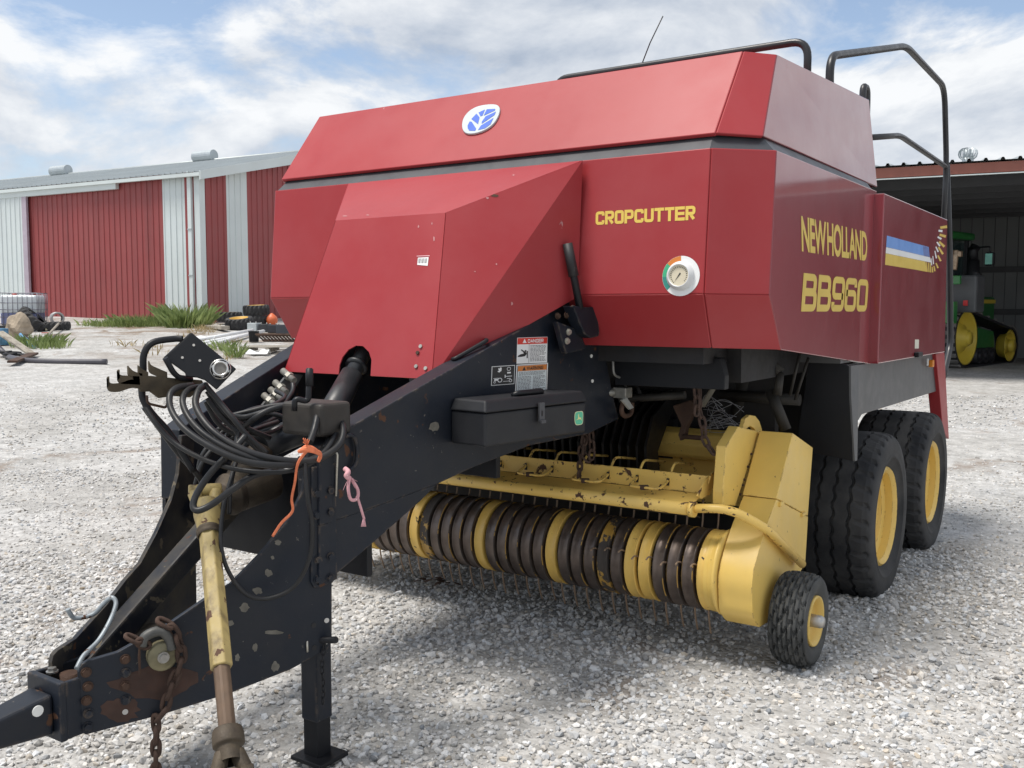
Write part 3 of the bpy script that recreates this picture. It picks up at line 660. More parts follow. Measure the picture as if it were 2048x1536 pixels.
# spring tines between the bands
TINE = mat('tine_steel', (.28, .20, .14), .5, metal=.3, var=.4, vscale=20)
def tine_mesh():
    pts = [V((0, -.10, 0)), V((0, -.20, .006)), V((0, -.27, -.012)), V((0, -.312, -.03))]
    return MB().tube(spline(pts, 4), .0050, 6)
tm = tms = None
for i in range(nr-1):
    x = XR-(i+.5)*pitch+.026
    for th in ((88, -20) if i < 8 else (88,)) + (-112,):
        if th == -20:
            if tms is None: o = MB().tube(spline([V((0, -.12, 0)), V((0, -.205, .004)), V((0, -.235, -.012))], 4), .0042, 6).build('tine', TINE, pick); tms = o.data
            else: o = link('tine', tms, pick)
        elif tm is None: o = tine_mesh().build('tine', TINE, pick); tm = o.data
        else: o = link('tine', tm, pick)
        o.matrix_basis = Matrix.Translation((x, DY, DZ)) @ Matrix.Rotation(R_(th+random.uniform(-3, 3)+(i*7) % 5), 4, 'X')
# end shields, near and far
XS = -1.44
edge = [P(x, y, X=XS) for x, y in ((1586, 866), (1553, 997.5), (1529, 1064), (1511, 1126), (1504.5, 1164), (1504.5, 1201), (1507, 1235), (1519, 1254))]
rear = [P(x, y, X=XS) for x, y in ((1626, 895), (1616, 1032), (1610.5, 1126), (1597.6, 1149))]
Xi = P(1519, 863, Y=edge[0].y).x
def yz(p, x): return V((x, p.y, p.z))
mid_r = rear[1]
up = [edge[0], rear[0], mid_r, edge[1]]
gap = V((0, .0, -.004))
cur = spline(edge[1:], 8)
low = [edge[1]+gap, mid_r+gap]+rear[2:]+[V((XS, edge[-1].y+.12, edge[-1].z-.01))]+cur[:0:-1]
for mir in (0, 1):
    f = mirX if mir else (lambda p: p); s = 1 if not mir else -1
    so = MB().prism([f(p) for p in up], (s*(Xi-XS), 0, 0)).build('end_cover_upper', YEL2, pick, bevel=.004)
    MB().prism([f(p) for p in low], (s*(Xi-XS+.008), 0, 0)).build('end_cover_lower', YEL2, pick, auto=True)
    m = MB(); m.lathe([(0, .12), (0, DR+.008), (.012, DR+.012), (.02, DR+.002), (.055, DR+.002)], f(V((Xi+.0, DY, DZ))), (-s, 0, 0), 40); m.build('end_ring', YEL2, pick)
    # inner arm plate with lifting ear
    ia = [P(x, y, X=Xi-.012) for x, y in ((1477, 853), (1519, 863), (1471, 1012), (1446, 1010), (1446, 985), (1453, 893))]
    ia = [V((Xi-.012, p.y, p.z)) for p in ia]
    arm = MB().prism([f(p) for p in ia], (s*-.05, 0, 0)).build('lift_arm', YEL2, pick, bevel=.004)
    ear = [P(x, y, X=Xi-.03) for x, y in ((1485, 858), (1490, 838), (1500, 830), (1511, 832), (1519, 842), (1524, 858), (1527, 872), (1514, 866), (1508, 856), (1500, 852), (1494, 857))]
    MB().prism([f(p) for p in ear], (s*-.02, 0, 0)).build('lift_ear', YEL2, pick, bevel=.002)
for x, y in ((567, 655), (720, 728)):
    c = P(1400+x/3.492, 820+y/3.492, X=XS+.004); MB().box(c, (.016, .05, .022)).build('hinge', YEL2, pick, bevel=.004)
ol = [P(1400+x/3.492, 820+y/3.492, Y=edge[2].y+.02) for x, y in ((220, 715), (250, 725), (180, 978), (140, 970))]
nn = inward(ol); nn = nn if nn.y < 0 else -nn
pa, pb = P(1400+205/3.492, 820+720/3.492, X=Xi+.02), P(1400+160/3.492, 820+975/3.492, X=Xi+.02)
fe0, fe1 = yz(edge[1], Xi), yz(edge[3], Xi); fdir = (fe1-fe0).normalized(); fnrm = V((0, -abs(fdir.z), -abs(fdir.y)*-1)).normalized()
fnrm = fdir.cross(V((1, 0, 0))).normalized(); fnrm = fnrm if fnrm.y < 0 else -fnrm
sl = [fe0+fdir*t+V((dx, 0, 0))+fnrm*.002 for t, dx in ((.10, .008), (.10, .032), (.30, .032), (.30, .008))]
MB().prism(sl, fnrm*.002).build('slot_strip', DARK, pick)
for t in (.0, -.08, -.15, -.22, -.05): 
    p = fe0+(yz(edge[0], Xi)-fe0).normalized()*-t+V((-.008, 0, 0)); MB().cyl(p+fnrm*.0, p+fnrm*.006, .006, n=8).build('rivet', RUSTY, pick)
# wind guard: front pipe, plate with slotted flange, looped finger rods, crop bar
gp = lambda x, y, Y: P(x, y, Y=Y)
ga, gb_ = gp(900, 966, 4.0), gp(1388, 1010, 4.0); gz_ = (ga.z+gb_.z)/2
pr_ = V((gb_.x, 4.0, gz_)); pl_ = mirX(pr_)
m = MB(); m.cyl(pl_, pr_, .030, n=18); guard = m.build('wind_guard', YEL, baler)
fld = P(1380, 985, Y=4.125).z; top = P(1395, 950, Y=4.14).z
m = MB(); x0, x1 = pl_.x+.02, pr_.x-.01
m.prism([V((x0, 4.0, gz_+.022)), V((x1, 4.0, gz_+.022)), V((x1, 4.125, fld)), V((x0, 4.125, fld))], (0, 0, -.006))
m.prism([V((x0, 4.128, fld)), V((x1+.01, 4.128, fld)), V((x1+.03, 4.145, top)), V((x0, 4.145, top))], (0, .006, 0))
m.build('guard_plate', YEL, guard, bevel=.002)
m = MB(); m.prism([V((x0, 4.01, gz_-.02)), V((x1, 4.01, gz_-.02)), V((x1, 4.10, gz_-.055)), V((x0, 4.10, gz_-.055))], (0, 0, -.004)); m.build('guard_underside', DARK, guard)
ep = [P(x, y, X=pr_.x+.01) for x, y in ((1395, 992), (1412, 958), (1452, 922), (1449, 945), (1436, 968), (1425, 975), (1420, 990), (1402, 998))]
MB().prism(ep, (-.006, 0, 0)).build('guard_end_plate', YEL, guard)
slots = [P(860+x/3.303, 820+y/3.303, Y=4.128).x for x, y in ((465, 370), (632, 375), (805, 390), (988, 410), (1175, 425), (1367, 450), (1570, 470))]
d_ = slots[1]-slots[2]; allx = slots[:]
for k in range(1, 8): allx.insert(0, slots[0]-abs(d_)*k*1.05)
zs = fld+(top-fld)*.45
for x in allx:
    if x < pl_.x+.05: continue
    MB().box((x, 4.131, zs), (.012, .008, .034)).build('slot', DARK, guard)
for i in range(len(allx)-1, 0, -2):
    a, b = allx[i-1], allx[i]
    if a < pl_.x+.05: continue
    loop = fillet([V((a, 4.42, top+.0)), V((a, 4.20, top+.035)), V((a, 4.13, zs)), V((a, 4.04, fld+.016)), V((b, 4.04, fld+.016)), V((b, 4.13, zs)), V((b, 4.20, top+.035)), V((b, 4.42, top+.0))], .03, 4)
    MB().tube(loop, .0065, 8).build('guard_finger', YEL, guard)
    MB().box(((a+b)/2, 4.045, fld+.016), (.04, .022, .022), Matrix.Rotation(.6, 3, 'Z')).build('finger_clamp', RUSTY, guard, bevel=.003)
bar = [pr_+V((-.01, 0, .004)), P(1460, 1017, X=-1.55), P(1535, 1058, X=-1.415), P(1604, 1128, X=-1.405)]
MB().tube(fillet(bar, .16, 7), .0205, 12).build('crop_bar', YEL, guard)
MB().cyl(pr_-V((.02, 0, 0)), pr_+V((.006, 0, 0)), .036, n=18).build('pipe_end', YEL, guard)
# yellow cross auger stub, deflector sheet and black feeder combs behind
m = MB(); c0, c1 = P(1288, 880, Y=4.85), P(1462, 892, Y=4.85); zc = (c0.z+c1.z)/2
m.cyl((c0.x, 4.85, zc), (Xi-.03, 4.85, zc), .085, n=8, smooth=False); auger = m.build('cross_auger', YEL2, baler, bevel=.01)
MB().prism([V((c0.x+.03, 4.92, zc-.07)), V((Xi-.03, 4.92, zc-.07)), V((Xi-.03, 4.78, zc-.30)), V((c0.x+.10, 4.78, zc-.30))], (0, .01, 0)).build('deflector_sheet', YEL, auger)
MB().prism([mirX(V((c0.x+.03, 4.92, zc-.07))), mirX(V((Xi-.03, 4.92, zc-.07))), mirX(V((Xi-.03, 4.78, zc-.30))), mirX(V((c0.x+.10, 4.78, zc-.30)))], (0, .01, 0)).build('deflector_sheet', YEL, auger)
m = MB(); m.cyl(mirX(V((c0.x, 4.85, zc))), mirX(V((Xi-.03, 4.85, zc))), .085, n=8, smooth=False); m.build('cross_auger_far', YEL2, auger, bevel=.01)
FIN = mat('feeder_black', (.016, .015, .015), .45, metal=.3, var=.4, vscale=12)
fm = None
for i in range(26):
    x = XC-.62+i*.05
    pts = [V((0, 4.62, .55)), V((0, 4.50, .72)), V((0, 4.48, .90)), V((0, 4.56, 1.05)), V((0, 4.78, 1.16)), V((0, 4.9, 1.16)), V((0, 4.72, .98)), V((0, 4.62, .86)), V((0, 4.66, .70)), V((0, 4.76, .55))]
    if fm is None: o = MB().prism(pts, (.014, 0, 0)).build('feeder_comb', FIN, baler); fm = o.data
    else: o = link('feeder_comb', fm, baler)
    o.matrix_basis = Matrix.Translation((x, 0, 0)); o.parent = baler; o.matrix_parent_inverse = world_mat(baler).inverted()
m = MB(); m.box((XC, 5.0, .85), (2.3, .06, .95)); m.box((XC, 5.4, .75), (1.2, 1.0, .5)); m.box((XC, 6.4, .75), (1.0, 1.6, .35)); m.build('feed_chamber', DARK, baler)
# tangled net twine caught above the pickup
TW = mat('grey_twine', (.38, .38, .40), .9)
m = MB()
for k in range(26):
    a = P(1410+random.uniform(-8, 10), 812+random.uniform(-6, 55), X=-1.98); b = P(1475+random.uniform(-40, 18), 852+random.uniform(-48, 8), X=-1.76)
    mid = a.lerp(b, .5)+V((random.uniform(-.03, .03), random.uniform(-.04, .04), random.uniform(-.03, .06)))
    m.tube(spline([a, mid, b], 5), .0016, 4)
tag(m.build('twine_tangle', TW), 'tangled strands of grey twine caught above the yellow pickup end', 'twine')

# ---------------------------------------------------------------- tyres and wheels
def big_tyre(R, W):
    n = 132; prof = []
    # across the tread: grooves (g), ribs (r)
    ribs = [-.86, -.60, -.54, -.29, -.23, .0, .06, .29, .35, .60, .66, .86]
    m = MB(); rows = []
    half = W/2
    side = [(-.80, .58), (-.86, .60), (-.86, .615), (-.93, .66), (-.965, .70), (-.985, .705), (-.99, .73), (-.985, .735), (-1.0, .78), (-.985, .88), (-.95, .935)]
    cols = [('s', u, r) for u, r in side]
    cols += [('l', -.90, .965), ('l', -.80, .985)]
    for g in (-.56, -.20, .16, .52):
        cols += [('t', g-.042, .998), ('g', g-.028, .955), ('g', g+.028, .955), ('t', g+.042, .998)]
    cols += [('l', .80, .985), ('l', .90, .965)]
    cols += [('s', -u, r) for u, r in side[::-1]]
    vs = []
    for i in range(n):
        a = 2*math.pi*i/n; zg = .022*(1 if (i//2) % 2 else -1)
        for k, u, r in cols:
            uu, rr = u, r
            if k in 'tg': uu = u+zg
            if k == 'l':
                if i % 4 < 1 and abs(u) > .85: rr -= .045
                elif i % 4 < 1: rr -= .022
            x = uu*half; y, z = rr*R*math.cos(a), rr*R*math.sin(a)
            vs.append((x, y, z))
    c = len(cols); fs = [(i*c+j, ((i+1) % n)*c+j, ((i+1) % n)*c+j+1, i*c+j+1) for i in range(n) for j in range(c-1)]
    m.add(vs, fs, False); m.sm = [j < 11 or j > c-13 for i in range(n) for j in range(c-1)]
    return m
def flat_bottom(m, zc, lim):
    out = []
    for x, y, z in m.v:
        if z+zc < lim:
            d = lim-(z+zc); x = x*(1+d*.9); z = lim-zc+(z+zc-lim)*.08
        out.append((x, y, z))
    m.v = out; return m
TR, TW_ = .478, .475
TZ = .432
tyre_me = None; rim_me = None; 
wheel_x = -1.24-TW_/2
for k, (wx, wy) in enumerate(((wheel_x, 5.69), (wheel_x, 7.0), (2*XC-wheel_x, 5.69), (2*XC-wheel_x, 7.0))):
    s = 1 if wx > XC else -1
    if tyre_me is None:
        t = flat_bottom(big_tyre(TR, TW_), TZ, -.004).build('wheel_tyre', RUBBER, baler); tyre_me = t.data
    else: t = link('wheel_tyre', tyre_me, baler)
    t.matrix_basis = Matrix.Translation((wx, wy, TZ))
    if rim_me is None:
        m = MB(); rp_ = [(.185, .285), (.20, .283), (.212, .272), (.202, .260), (.190, .250), (.150, .246), (.140, .205), (.120, .198), (.098, .13), (.104, .10), (.104, .001)]
        m.lathe(rp_, (0, 0, 0), (1, 0, 0), 40); m.lathe([(-.2, .27), (.185, .285)], (0, 0, 0), (1, 0, 0), 40)
        r = m.build('wheel_rim', YEL2, t, auto=True); rim_me = r.data
    else: r = link('wheel_rim', rim_me, t)
    r.parent = t; r.matrix_parent_inverse = Matrix.Identity(4)
    r.matrix_basis = Matrix.Rotation(0 if s > 0 else math.pi, 4, 'Z')
    MB().cyl(V((.10, -.02, .16)), V((.155, -.02, .17)), .006, n=8).build('valve_stem', DARK, r).matrix_parent_inverse = Matrix.Identity(4)
m = MB(); m.cyl((wheel_x, 5.69, TZ), (2*XC-wheel_x, 5.69, TZ), .06, n=12); m.cyl((wheel_x, 7.0, TZ), (2*XC-wheel_x, 7.0, TZ), .06, n=12)
for x in (-2.0, 2*XC+2.0): m.box((x, 6.35, .55), (.10, 1.5, .16))
m.build('tandem_axle', DARK, baler)
# gauge wheel with block tread
def turf_tyre(R, W):
    n = 120; c = []; us = np.linspace(-1, 1, 29)
    m = MB(); vs = []; side = [(-.78, .52), (-.95, .62), (-1.02, .74), (-1.0, .85), (-.96, .92)]
    cols = [('s', u, r) for u, r in side]+[('t', u*.92, 1-.05*abs(u)**3-.0) for u in us]+[('s', -u, r) for u, r in side[::-1]]
    for i in range(n):
        a = 2*math.pi*i/n
        for j, (k, u, r) in enumerate(cols):
            rr = r
            if k == 't':
                row = int((u+1)*3.5); jj = j % 4
                ph = (i+(4 if row % 2 else 0)+int(1.2*math.sin(u*22))) % 8
                if ph in (0, 1): rr -= .06
                if jj == 1: rr -= .045
            vs.append((u*W/2, rr*R*math.cos(a), rr*R*math.sin(a)))
    cc = len(cols); m.add(vs, [(i*cc+j, ((i+1) % n)*cc+j, ((i+1) % n)*cc+j+1, i*cc+j+1) for i in range(n) for j in range(cc-1)], False)
    m.sm = [j < 5 or j > cc-7 for i in range(n) for j in range(cc-1)]
    return m
GW = .165; GR = .212; gx = -1.245-GW/2; gy = 4.315; gzc = .20
RUB2 = mat('gauge_tyre_rubber', (.045, .047, .047), .75, var=.25, vscale=7, dust=(.5, (.12, .12, .115), 8), bump=.1, bscale=120)
gt = flat_bottom(turf_tyre(GR, GW), gzc, -.004).build('gauge_wheel_tyre', RUB2, baler); gt.matrix_basis = Matrix.Translation((gx, gy, gzc))
m = MB(); m.lathe([(.075, .115), (.083, .112), (.080, .103), (.05, .098), (.03, .085), (.028, .04), (.045, .036), (.045, .001)], (0, 0, 0), (1, 0, 0), 32); m.lathe([(-.07, .11), (.075, .115)], (0, 0, 0), (1, 0, 0), 32)
gr = m.build('gauge_wheel_rim', YEL2, gt); gr.matrix_parent_inverse = Matrix.Identity(4)
m = MB(); m.lathe([(.045, .03), (.10, .029), (.115, .022), (.118, .001)], (0, 0, 0), (1, 0, 0), 18); gh = m.build('wheel_hub_cap', STEEL, gt); gh.matrix_parent_inverse = Matrix.Identity(4)
m = MB(); m.box((gx-GW/2-.03, gy-.02, .24), (.05, .06, .10)); m.box((XS+.02, gy, .22), (.06, .05, .05)); m.build('gauge_wheel_bracket', YEL2, pick, bevel=.004)

# ---------------------------------------------------------------- mudguards, underframe, rails
MG = 5.10
mg = [P(x, y, Y=MG) for x, y in ((1622, 700), (1728, 733), (1720, 790), (1706, 922), (1592, 900), (1598, 850), (1612, 760))]
mg[1].x = min(mg[1].x, -1.34); mg[2].x = min(mg[2].x, -1.335)
for mir in (0, 1):
    f = mirX if mir else (lambda p: p)
    MB().prism([f(p) for p in mg], (0, .012, 0)).build('mudguard', BLK2, baler, bevel=.002)
e0, e1 = mg[2], mg[3]
MB().prism([mg[1]+V((.0, -.002, 0)), e0+V((0, -.002, 0)), e1+V((0, -.002, 0)), e1+V((.004, .03, 0)), e0+V((.004, .12, 0)), mg[1]+V((.004, .14, 0))], (.01, 0, 0)).build('mudguard_edge', GREYP, baler)
m = MB(); m.box((-1.62, 5.15, 1.38), (.5, .2, .10)); m.build('skirt_bracket', GREYP, baler)
ub_ = [P(x, y, Y=4.05) for x, y in ((1226, 710), (1442, 716), (1450, 752), (1449, 780), (1230, 770))]
MB().prism(ub_, (0, .05, 0)).build('front_crossbeam', BLK2, baler, bevel=.004)
UBL = [mirX(p) for p in ub_]; MB().prism(UBL, (0, .05, 0)).build('front_crossbeam', BLK2, baler, bevel=.004)
bz = [P(1318, 812, X=-2.05), P(1378, 808, X=-2.0)]
arm = [P(x, y, Y=4.45) for x, y in ((1345, 812), (1380, 800), (1392, 815), (1372, 858), (1370, 876), (1360, 882), (1356, 870), (1362, 850))]
MB().prism(arm, (0, .04, 0)).build('lift_hook', RUSTY, baler, bevel=.004)
p = P(1366, 873, Y=4.44); MB().cyl(p, p+V((.10, 0, .0)), .012, n=10).build('hook_pin', RUSTY, baler)
for pts in (((1470, 704), (1405, 812)),):
    MB().tube([P(x, y, Y=4.35) for x, y in pts], .014, 8).build('strut', mat('pale_strut', (.20, .19, .16), .6, metal=.3), baler)
for pts, rr, yy in ((((1518, 703), (1560, 745)), .03, 4.7), (((1560, 745), (1555, 790)), .022, 4.7), (((1240, 798), (1370, 790)), .02, 4.3), (((1540, 780), (1572, 860)), .03, 4.75), (((1600, 705), (1580, 790)), .008, 4.8), (((1617, 715), (1590, 800)), .008, 4.85), (((1500, 720), (1470, 850)), .045, 5.0), (((1440, 790), (1600, 800)), .03, 4.95)):
    MB().tube([P(x, y, Y=yy) for x, y in pts], rr, 8).build('linkage_rod', mat('grimy_iron', (.035, .033, .03), .6, metal=.3, var=.4, vscale=10, dust=(.4, (.07, .06, .05), 8)), baler)
# hydraulic tap and pipe on the drawbar end
vt = P(1245, 785, X=-2.12)
m = MB(); m.box(vt, (.07, .07, .05)); m.cyl(vt-V((.03, .03, 0)), vt-V((.075, .085, 0)), .02, n=14); m.cyl(vt-V((.075, .085, 0)), vt-V((.10, .115, 0)), .014, n=14)
valve = m.build('hydraulic_valve', mat('zinc_fitting', (.28, .27, .24), .45, metal=.5, var=.25, vscale=20), baler, bevel=.004)
MB().tube(fillet([P(1225, 698, X=-2.12), P(1227, 750, X=-2.12), P(1245, 757, X=-2.12), P(1252, 775, X=-2.12)], .03), .006, 8).build('steel_pipe', mat('pipe_grey', (.28, .28, .27), .5, metal=.5), valve)
MB().prism([P(x, y, X=-2.08) for x, y in ((1240, 800), (1250, 795), (1264, 815), (1256, 819))], (.01, 0, 0)).build('valve_lever', mat('pale_steel', (.45, .46, .44), .5, metal=.4), valve)
MB().lathe([(0, .05), (.012, .058), (.024, .05)], P(1262, 790, X=-2.16), (1, -.3, 0), 20).build('pulley', BLK2, valve)
MB().tube(spline([P(x, y, X=-2.1) for x, y in ((1246, 805), (1243, 822), (1250, 832), (1262, 826), (1264, 805))], 5), .012, 8).build('hook', RUSTY, valve)
MB().box((-1.98, 5.32, 1.02), (.72, .05, .72)).build('dark_gap_filler', DARK, baler)  # dark panel added to close off the bright gap behind the mudguard
MB().box((2*XC+1.98, 5.32, 1.02), (.72, .05, .72)).build('dark_gap_filler', DARK, baler)
# chains from the frame to the guard
GCH = RCH
chain_links(spline([P(1395, 775, Y=4.1), P(1397, 810, Y=4.1), P(1406, 850, Y=4.11), P(1410, 880, Y=4.12), P(1428, 908, Y=4.13)], 5), .042, .0065, GCH, guard)
chain_links(spline([P(1392, 775, Y=4.07), P(1394, 800, Y=4.07), P(1393, 830, Y=4.07)], 5), .04, .0062, GCH, guard)
chain_links(spline([P(1175, 820, Y=3.98), P(1170, 860, Y=3.98), P(1163, 900, Y=3.98), P(1159, 940, Y=4.02), P(1157, 952, Y=4.04)], 5), .042, .0065, GCH, guard)
chain_links(spline([P(1182, 826, Y=3.98), P(1182, 860, Y=3.98), P(1184, 905, Y=3.98), P(1178, 918, Y=3.98), P(1168, 905, Y=3.97), P(1170, 870, Y=3.97)], 5), .042, .0062, GCH, guard)
# rails
RAIL = mat('rail_black', (.018, .019, .022), .35, var=.2, dust=(.2, (.08, .08, .08), 5))
rl = P(1616, 84, Y=5.25)
m = MB(); m.tube(fillet([V((P(1108, 158, Y=5.25).x, 5.25, 2.72)), V((P(1112, 157, Y=5.25).x, 5.25, P(1600, 83, Y=5.25).z)), V((rl.x, 5.25, P(1600, 83, Y=5.25).z)), V((rl.x, 5.25, 2.75))], .09, 7), .021, 12); m.build('roof_rail', RAIL, baler)
m = MB(); XRr = -1.52
m.tube(fillet([V((XRr, P(1660, 160, X=XRr).y, 2.7)), P(1660, 112, X=XRr), P(1812, 92, X=XRr), P(1889, 174, X=XRr), P(1893, 332, X=XRr), P(1886, 470, X=XRr)], .16, 7), .022, 12); r2 = m.build('ladder_rail', RAIL, baler)
m = MB(); m.tube(fillet([P(1740, 275, X=XRr), P(1800, 271, X=XRr), P(1894, 335, X=XRr)], .12, 6), .019, 12); m.build('ladder_rail_lower', RAIL, r2)
lp = [P(1893, 330, X=XRr), P(1899, 500, X=XRr), P(1901, 690, X=XRr), P(1893, 725, X=XRr), P(1886, 755, X=XRr)]
MB().tube(fillet(lp, .1), .026, 10).build('ladder_post', RAIL, r2)
lp = P(1730, 190, X=-1.52); MB().tube(spline([lp+V((0, -.05, -.12)), lp+V((0, -.045, .02)), lp+V((0, 0, .045)), lp+V((0, .045, .02)), lp+V((0, .05, -.12))], 5), .02, 10).build('roof_loop', RAIL, baler)
MB().tube([P(1283, 130, Y=5.25), P(1300, 86, Y=5.25), P(1326, 32, Y=5.25)], .0035, 6).build('antenna', RAIL, baler)
# small side fittings
hb = P(1837, 709, X=-1.285); MB().box(hb, (.03, .13, .03)).build('door_handle', BLK2, rd, bevel=.005)
lk = P(1745, 627, X=-1.345); MB().cyl(lk-V((.01, 0, 0)), lk+V((.008, 0, 0)), .014, n=12).build('door_lock', STEEL, baler)
am = P(1863, 727, X=-1.335); MB().box(am, (.03, .05, .05)).build('side_marker', mat('amber_lens', (.75, .25, .02), .3), baler, bevel=.006)
am = P(1855, 724, X=-1.335); MB().box(am, (.01, .03, .05)).build('reflector', mat('white_lens', (.6, .6, .58), .4), baler, bevel=.003)
# front work-lamp plate with hose holder
HX = -2.74
hpn = V((.75, -.62, .22)).normalized(); hc = P(400, 725, X=HX)
pl = [PN(200+x/6.827, 650+y/6.827, hc, hpn) for x, y in ((1250, 100), (1862, 598), (1590, 880), (1430, 750), (1330, 715), (1170, 700), (1160, 650), (880, 450), (900, 425))]
lamp_plate = MB().prism(pl, hpn*-.012).build('hose_stand', BLK2, baler, bevel=.003)
MB().prism([pl[0]+hpn*.001, pl[0]-hpn*.05+V((-.01, 0, 0)), pl[8]-hpn*.05+V((-.01, 0, 0)), pl[8]+hpn*.001], V((-.012, 0, -.004))).build('stand_flange', BLK2, lamp_plate, bevel=.002)
lc = PN(200+1645/6.827, 650+605/6.827, hc, hpn)
m = MB(); m.lathe([(0, .036), (.006, .036), (.008, .033)], lc, hpn, 24); m.cyl(lc+hpn*.004, lc+hpn*.012, .031, n=6, smooth=False); m.lathe([(.012, .028), (.02, .026), (.02, .021), (.013, .020)], lc, hpn, 24)
m.build('lamp_nut', mat('bright_zinc', (.66, .65, .62), .28, metal=.85, var=.1, vscale=20), lamp_plate)
MB().cyl(lc+hpn*.005, lc+hpn*.0145, .0205, n=20).build('lamp_core', mat('grey_putty', (.19, .18, .165), .8, var=.2, vscale=60), lamp_plate)
for x, y in ((1125, 445), (1363, 486), (1280, 275)):
    p = PN(200+x/6.827, 650+y/6.827, hc, hpn); MB().cyl(p, p+hpn*.002, .0045, n=10).build('drill_hole', HOLE, lamp_plate)
tb_ = [P(200+x/6.827, 650+y/6.827, X=xx) for x, y, xx in ((1130, 190, -2.80), (1000, 190, -2.82), (720, 240, -2.84), (600, 400, -2.85), (590, 650, -2.85), (575, 850, -2.85), (590, 1020, -2.84), (720, 1220, -2.82), (950, 1480, -2.80), (1280, 2000, -2.76))]
MB().tube(spline(tb_, 5), .0115, 10).build('stand_tube', BLK2, lamp_plate)
MB().tube(fillet([P(200+x/6.827, 650+y/6.827, X=-2.78) for x, y in ((890, 450), (1000, 650), (1080, 720), (1250, 740))], .03), .010, 8).build('stand_brace', BLK2, lamp_plate)
# bracket with five bent fingers
MUD = mat('muddy_steel', (.075, .058, .036), .75, metal=.2, var=.4, vscale=18, bump=.2, bscale=90)
body = [P(200+x/6.827, 650+y/6.827, X=-2.79) for x, y in ((540, 690), (700, 690), (1000, 720), (1400, 750), (1420, 810), (1250, 980), (1020, 960), (820, 990), (700, 900), (560, 900))]
hb_ = MB().prism(body, (-.012, .0, -.004)).build('hose_bracket', MUD, lamp_plate, bevel=.003)
for pts in (((600, 830), (420, 800), (250, 850), (130, 850), (90, 790), (110, 760)), ((560, 760), (400, 750), (270, 740), (230, 690), (250, 665)), ((560, 720), (450, 690), (390, 640), (370, 615)), ((640, 700), (550, 650), (510, 610)), ((900, 700), (760, 640), (680, 600), (655, 550))):
    c = spline([P(200+x/6.827, 650+y/6.827, X=-2.80) for x, y in pts], 4); mm = MB()
    for a, b in zip(c[:-1], c[1:]):
        w = V((0, .0, .014)); t = V((.008, 0, 0)); mm.hexa([a-w, a+w, a+w+t, a-w+t], [b-w, b+w, b+w+t, b-w+t])
    mm.build('bracket_finger', MUD, hb_)
MB().tube(fillet([P(200+x/6.827, 650+y/6.827, X=-2.78) for x, y in ((640, 960), (645, 1070), (900, 1130), (930, 1050))], .02), .0045, 7).build('spring_wire', RUSTY, hb_)
# rail plate with hydraulic couplings under the shield
vp = [P(500+x/7.68, 700+y/7.68, X=XC-.36) for x, y in ((560, 360), (790, 380), (640, 620), (360, 900), (120, 900))]
vb = MB().prism(vp, (.012, 0, 0)).build('coupling_plate', GREYP, drawbar)
for x, y in ((620, 420), (500, 600), (430, 710), (330, 800)):
    p = P(500+x/7.68, 700+y/7.68, X=XC-.32); d = V((.9, -.1, -.45)).normalized()
    MB().cyl(p-d*.06, p+d*.03, .015, n=10).cyl(p-d*.02, p+d*.0, .02, n=6, smooth=False).build('coupling', mat('zinc_fitting', (.42, .41, .37), .4), vb)
# hoses
def hz(pts, r=.0115, org=(180, 580), sc=3.413, name='hydraulic_hose', mt=None):
    return MB().tube(spline([P(org[0]+x/sc, org[1]+y/sc, X=xx) for x, y, xx in pts], 7), r*.86, 10).build(name, mt or HOSE, baler)
hz([(700, 650, -2.76), (600, 665, -2.74), (545, 720, -2.72), (560, 830, -2.68), (660, 960, -2.6), (860, 1090, -2.5), (1080, 1175, -2.42), (1350, 1195, -2.36), (1560, 1140, -2.33), (1665, 1010, -2.36), (1680, 900, -2.42), (1600, 800, -2.48), (1480, 772, -2.52), (1250, 810, -2.58), (1120, 880, -2.62), (1000, 980, -2.7)], .0125)
hz([(760, 660, -2.76), (670, 680, -2.74), (632, 760, -2.7), (680, 880, -2.64), (800, 1000, -2.56), (1000, 1110, -2.47), (1250, 1185, -2.40), (1450, 1180, -2.36), (1600, 1100, -2.35), (1690, 960, -2.39), (1650, 850, -2.45), (1560, 780, -2.5), (1400, 770, -2.54), (1200, 830, -2.6), (1060, 870, -2.66), (960, 860, -2.7)], .0125)
hz([(790, 650, -2.75), (740, 690, -2.72), (722, 790, -2.68), (790, 910, -2.6), (900, 1010, -2.53), (1080, 1105, -2.45), (1300, 1160, -2.38), (1530, 1160, -2.32), (1690, 1070, -2.31), (1730, 960, -2.34), (1690, 870, -2.4), (1600, 800, -2.45), (1540, 775, -2.5), (1552, 850, -2.4), (1530, 960, -2.37), (1500, 1040, -2.35)], .014)
hz([(345, 620, -2.86), (355, 740, -2.85), (430, 880, -2.8), (550, 1020, -2.74), (700, 1120, -2.66), (900, 1200, -2.56), (1120, 1240, -2.46), (1320, 1240, -2.4), (1470, 1200, -2.36), (1600, 1120, -2.35)], .010)
hz([(370, 800, -2.84), (480, 950, -2.82), (600, 1110, -2.8), (740, 1270, -2.78), (800, 1400, -2.8)], .012)
hz([(780, 640, -2.74), (880, 760, -2.7), (980, 880, -2.64), (1080, 1000, -2.6), (1210, 1115, -2.56)], .0115)
hz([(800, 690, -2.76), (900, 830, -2.72), (1000, 900, -2.7), (1110, 960, -2.68), (1230, 1010, -2.66)], .011)
hz([(790, 760, -2.78), (860, 890, -2.76), (940, 960, -2.74), (1030, 985, -2.72), (1160, 940, -2.74), (1280, 900, -2.78)], .011)
